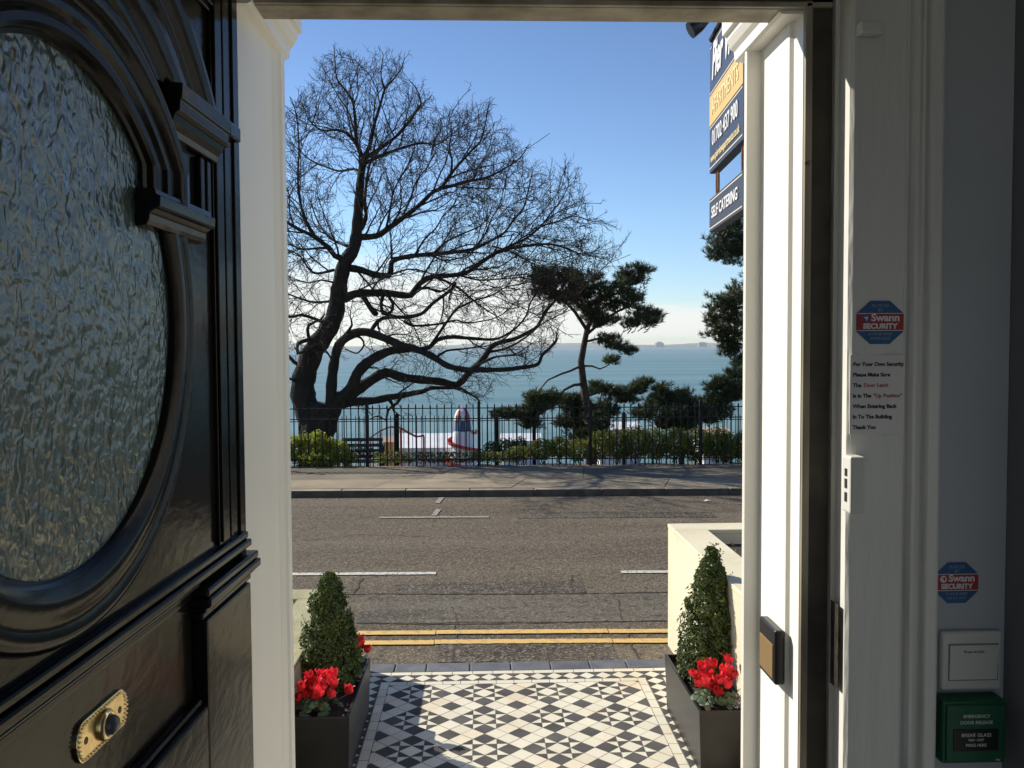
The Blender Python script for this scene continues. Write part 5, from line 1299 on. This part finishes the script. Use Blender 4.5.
shrub('green_hedge', [(520, 453, 15, 7, .2), (542, 449, 14, 11, .2), (560, 447, 12, 12, .3), (578, 450, 15, 11, .2), (600, 445, 15, 15, .2), (618, 444, 15, 16, .3), (636, 442, 15, 17, .2), (655, 444, 16, 16, .3), (676, 444, 16, 17, .2), (697, 445, 16, 17, .2), (716, 444, 15, 17, .3), (728, 447, 12, 16, .2), (744, 446, 12, 16, .2), (762, 446, 15, 16, .2)], 15.4, 42, 'green hedge filling the foot of the railing on the right', M['hedge'], size=0.055)
shrub('red_brown_bush', [(357, 452, 8, 9, .5), (368, 453, 7, 8, .5)], 15.6, 43, 'small red brown twiggy bush behind the railing beside the bench', M['redleaf'], size=0.035, dens=.8)
shrub('dark_shrub', [(492, 450, 10, 9, .3), (505, 448, 12, 10, .4), (520, 447, 9, 10, .5), (480, 455, 8, 6, .2)], 15.9, 45, 'dark low shrub behind the railing between the striped tower and the pine', M['box'], size=0.05)
b = MB(); r = random.Random(44)
for k in range(2600):
    px = r.uniform(372, 520); p = U(px, r.uniform(452, 464), 15.5 + r.uniform(-.1, .35)); p.z = max(p.z, 0.10)
    leaf_quads(b, p, 0.05, r, r.choice((0, 0, 1)), up=0.8)
tag(build(b, 'ground_cover', [M['hedge'], M['redleaf']], origin=(-0.5, 15.5, 0.1)), 'low mixed ground cover plants at the foot of the railing', 'ground cover', kind='stuff')

# ================================================================== BENCH
BY = 16.7
bx0, bx1 = U(342, 440, BY).x, U(383, 440, BY).x
bench = thing('park_bench', ((bx0 + bx1) / 2, BY, -0.4), 'dark slatted park bench seen from behind through the railing', 'bench')
zt_ = U(360, 438, BY).z
b = MB()
for k in range(4): b.box(bx0, bx1, BY - 0.012, BY + 0.012, zt_ - 0.06 - k * 0.105, zt_ - k * 0.105)
build(b, 'backrest', M['wood'], bench, bevel=0.004)
b = MB()
for k in range(4): b.box(bx0, bx1, BY + 0.04 + k * 0.11, BY + 0.125 + k * 0.11, zt_ - 0.47, zt_ - 0.445)
build(b, 'seat', M['wood'], bench, bevel=0.004)
for x in (bx0 + 0.02, bx1 - 0.08):
    b = MB(); b.box(x, x + 0.06, BY + 0.0125, BY + 0.055, -0.42, zt_ - 0.01); build(b, 'leg', M['wood'], bench)
    b = MB(); b.box(x, x + 0.06, BY + 0.42, BY + 0.47, -0.42, zt_ - 0.2); build(b, 'leg', M['wood'], bench)
    b = MB(); b.box(x - 0.005, x + 0.065, BY + 0.03, BY + 0.50, zt_ - 0.199, zt_ - 0.165); build(b, 'armrest', M['wood'], bench)

# ================================================================== SEA FRONT, FAR BELOW
HY = 166.0; s = HY / 900
hc = U(463, 440, HY)
hs = thing('helter_skelter', (hc.x, HY, -21), 'white helter skelter tower with red and white striped dome down by the sea', 'fairground tower')
ztp, zd0, zb1 = U(463, 407, HY).z, U(463, 419, HY).z, U(463, 431, HY).z
b = MB(); b.lathe(hc.x, HY, [(2.7, -21), (1.75, zb1)], 20); build(b, 'tower', M['rampwhite'], hs)
b = MB(); b.lathe(hc.x, HY, [(1.60, zb1 + 0.01), (1.45, zd0 - .3)], 20); build(b, 'lookout', M['rampblue'], hs)
b = MB(); b.lathe(hc.x, HY, [(1.65, zd0 - .3), (1.62, zd0), (1.5, zd0 + .7), (1.15, zd0 + 1.5), (0.6, zd0 + 2.05), (0.12, ztp), (0.05, ztp + .5)], 20, stripes=2); build(b, 'dome', [M['rampred'], M['rampwhite']], hs)
b = MB()
for k in range(10):
    a = 2 * pi * k / 10; b.tube([(hc.x + 2.0 * cos(a), HY + 2.0 * sin(a), zb1), (hc.x + 1.7 * cos(a), HY + 1.7 * sin(a), zd0 - .2)], 0.07, 4)
build(b, 'balcony_posts', M['rampwhite'], hs)
rows = []
for k in range(90):
    a = k / 90 * 2 * pi * 2.6 - 0.6; z = zb1 - 0.1 - k / 90 * 9.0; rr = 1.75 + (2.7 - 1.75) * min(1, (zb1 - z) / (zb1 + 21))
    rows.append([(hc.x + (rr + o) * cos(a), HY + (rr + o) * sin(a), z + h_) for o, h_ in ((0.02, 0.5), (0.05, 0), (0.85, 0), (0.9, 0.55))])
b = MB(); b.grid(rows); build(b, 'slide', M['rampred'], hs)

def building(name, px0, px1, pyt, pyr, Y, dep, label, wallm, roofm, ridge=0.0, cat='building', bands=0, group=None):
    a = U(px0, pyt, Y); c = U(px1, pyt, Y); zr = U(px0, pyr, Y).z
    root = thing(name, ((a.x + c.x) / 2, Y, -21), label, cat, group)
    b = MB(); b.box(a.x, c.x, Y, Y + dep, -21.2, a.z); wl = build(b, 'wall', wallm, root)
    e = 0.4; m_ = Y + dep / 2
    b = MB(); b.add([(a.x - e, Y - e, a.z + .01), (c.x + e, Y - e, a.z + .01), (c.x + e, Y + dep + e, a.z + .01), (a.x - e, Y + dep + e, a.z + .01), (a.x - e, m_, zr), (c.x + e, m_, zr)],
                    [(0, 1, 5, 4), (2, 3, 4, 5), (1, 2, 5), (3, 0, 4), (3, 2, 1, 0)]); build(b, 'roof', roofm, root)
    k = max(2, int((c.x - a.x) / 3))
    for i in range(k):
        x = a.x + (i + .5) * (c.x - a.x) / k
        b = MB(); b.box(x - .5, x + .5, Y - 0.05, Y - 0.005, a.z - 2.6, a.z - 1.6); build(b, 'window', M['rampblue'], root)
building('white_pavilion', 394, 455, 448, 437.5, 168.9, 16, 'long white seafront hall with a broad white roof, left of the striped tower', M['rampwhite'], M['rampwhite'])
building('yellow_kiosk', 383, 393, 442, 437, 150, 4, 'small yellow kiosk beside the white seafront hall', M['rampyellow'], M['orange'])
building('white_marquee', 503, 540, 441, 435, 172, 7, 'low white marquee roof seen under the pine boughs', M['rampwhite'], M['rampwhite'])
building('seafront_cafe', 600, 640, 430, 424, 170, 8, 'white seafront cafe glimpsed behind the pine trunk', M['rampwhite'], M['rampwhite'])
building('seafront_hut', 704, 731, 434, 429, 170, 8, 'white hut with a tan roof at the right end of the hedge', M['rampwhite'], M['orange'])
# roller coaster
CY = 140
co_ = U(392, 440, CY)
rc = thing('roller_coaster', (co_.x, CY, -21), 'red arched roller coaster track beside the yellow kiosk', 'fairground ride')
pts = [U(x, y, CY) for x, y in ((360, 442), (370, 438), (380, 431), (390, 427), (400, 428), (408, 433), (416, 437), (424, 436))]
b = MB(); b.tube(pts, 0.11, 6); b.tube([p + Vector((0, 1.1, 0)) for p in pts], 0.11, 6); 
for p, q in zip(pts, pts[1:]):
    for t in (0, .33, .66): m_ = p.lerp(q, t); b.tube([m_, m_ + Vector((0, 1.1, 0))], 0.08, 4)
build(b, 'track', M['rampred'], rc)
for p in pts[::1]:
    b = MB(); b.tube([(p.x, CY + .5, -21), (p.x, CY + .5, p.z - .1)], 0.10, 5); build(b, 'support', M['rampred'], rc)

# far shore industry
def works(px0, px1, py, Y, label, stack):
    a, c = U(px0, py, Y), U(px1, py, Y)
    root = thing('power_station', ((a.x + c.x) / 2, Y, -14), label, 'building', 'blocks on the far shore')
    b = MB(); b.box(a.x, c.x, Y, Y + 60, -16, a.z); build(b, 'turbine_hall', M['farbuild'], root)
    w_ = c.x - a.x; b = MB(); b.box(a.x + w_ * .2, c.x - w_ * .25, Y + 5, Y + 50, a.z + 0.1, a.z + stack); build(b, 'boiler_house', M['farbuild'], root)
works(656, 664, 343, 8950, 'grey power station block on the far shore, left of two', 13); works(699, 707, 342.6, 8950, 'grey block on the far shore near the tall pine, right of two', 6)

# ================================================================== LITTER
b = MB(); r = random.Random(3); c = G(536, 493.5)
for k in range(14): 
    q = Vector((c.x + r.gauss(0, .09), c.y + r.gauss(0, .03), 0.0)); leaf_quads(b, q + Vector((0, 0, r.uniform(.005, .05))), 0.09, r)
tag(build(b, 'crumpled_bag', M['litter'], origin=(c.x, c.y, -0.012)), 'crumpled pale blue plastic bag in the far gutter', 'litter')
b = MB(); c = G(707, 500.5)
b.add([(c.x - .05, c.y, -.006), (c.x + .01, c.y - .02, .004), (c.x + .06, c.y + .01, -.006), (c.x, c.y + .04, .008)], [(0, 1, 3), (1, 2, 3)])
tag(build(b, 'paper_scrap', M['print_w'], origin=(c.x, c.y, -0.012)), 'small white scrap of paper on the road by the far kerb', 'litter')


# ================================================================== HAZE
hm_ = bpy.data.materials.new('sea haze'); hm_.use_nodes = True
nt = hm_.node_tree; nt.nodes.remove(nt.nodes['Principled BSDF'])
pv = nt.nodes.new('ShaderNodeVolumePrincipled'); pv.inputs['Color'].default_value = (0.86, 0.93, 1.0, 1); pv.inputs['Density'].default_value = 6.0e-5; pv.inputs['Anisotropy'].default_value = 0.2
nt.links.new(pv.outputs[0], nt.nodes['Material Output'].inputs['Volume'])
b = MB(); b.box(-9100, 9100, -80, 12100, -26, 75); tag(build(b, 'haze', hm_), kind='stuff')
bpy.context.view_layer.update()
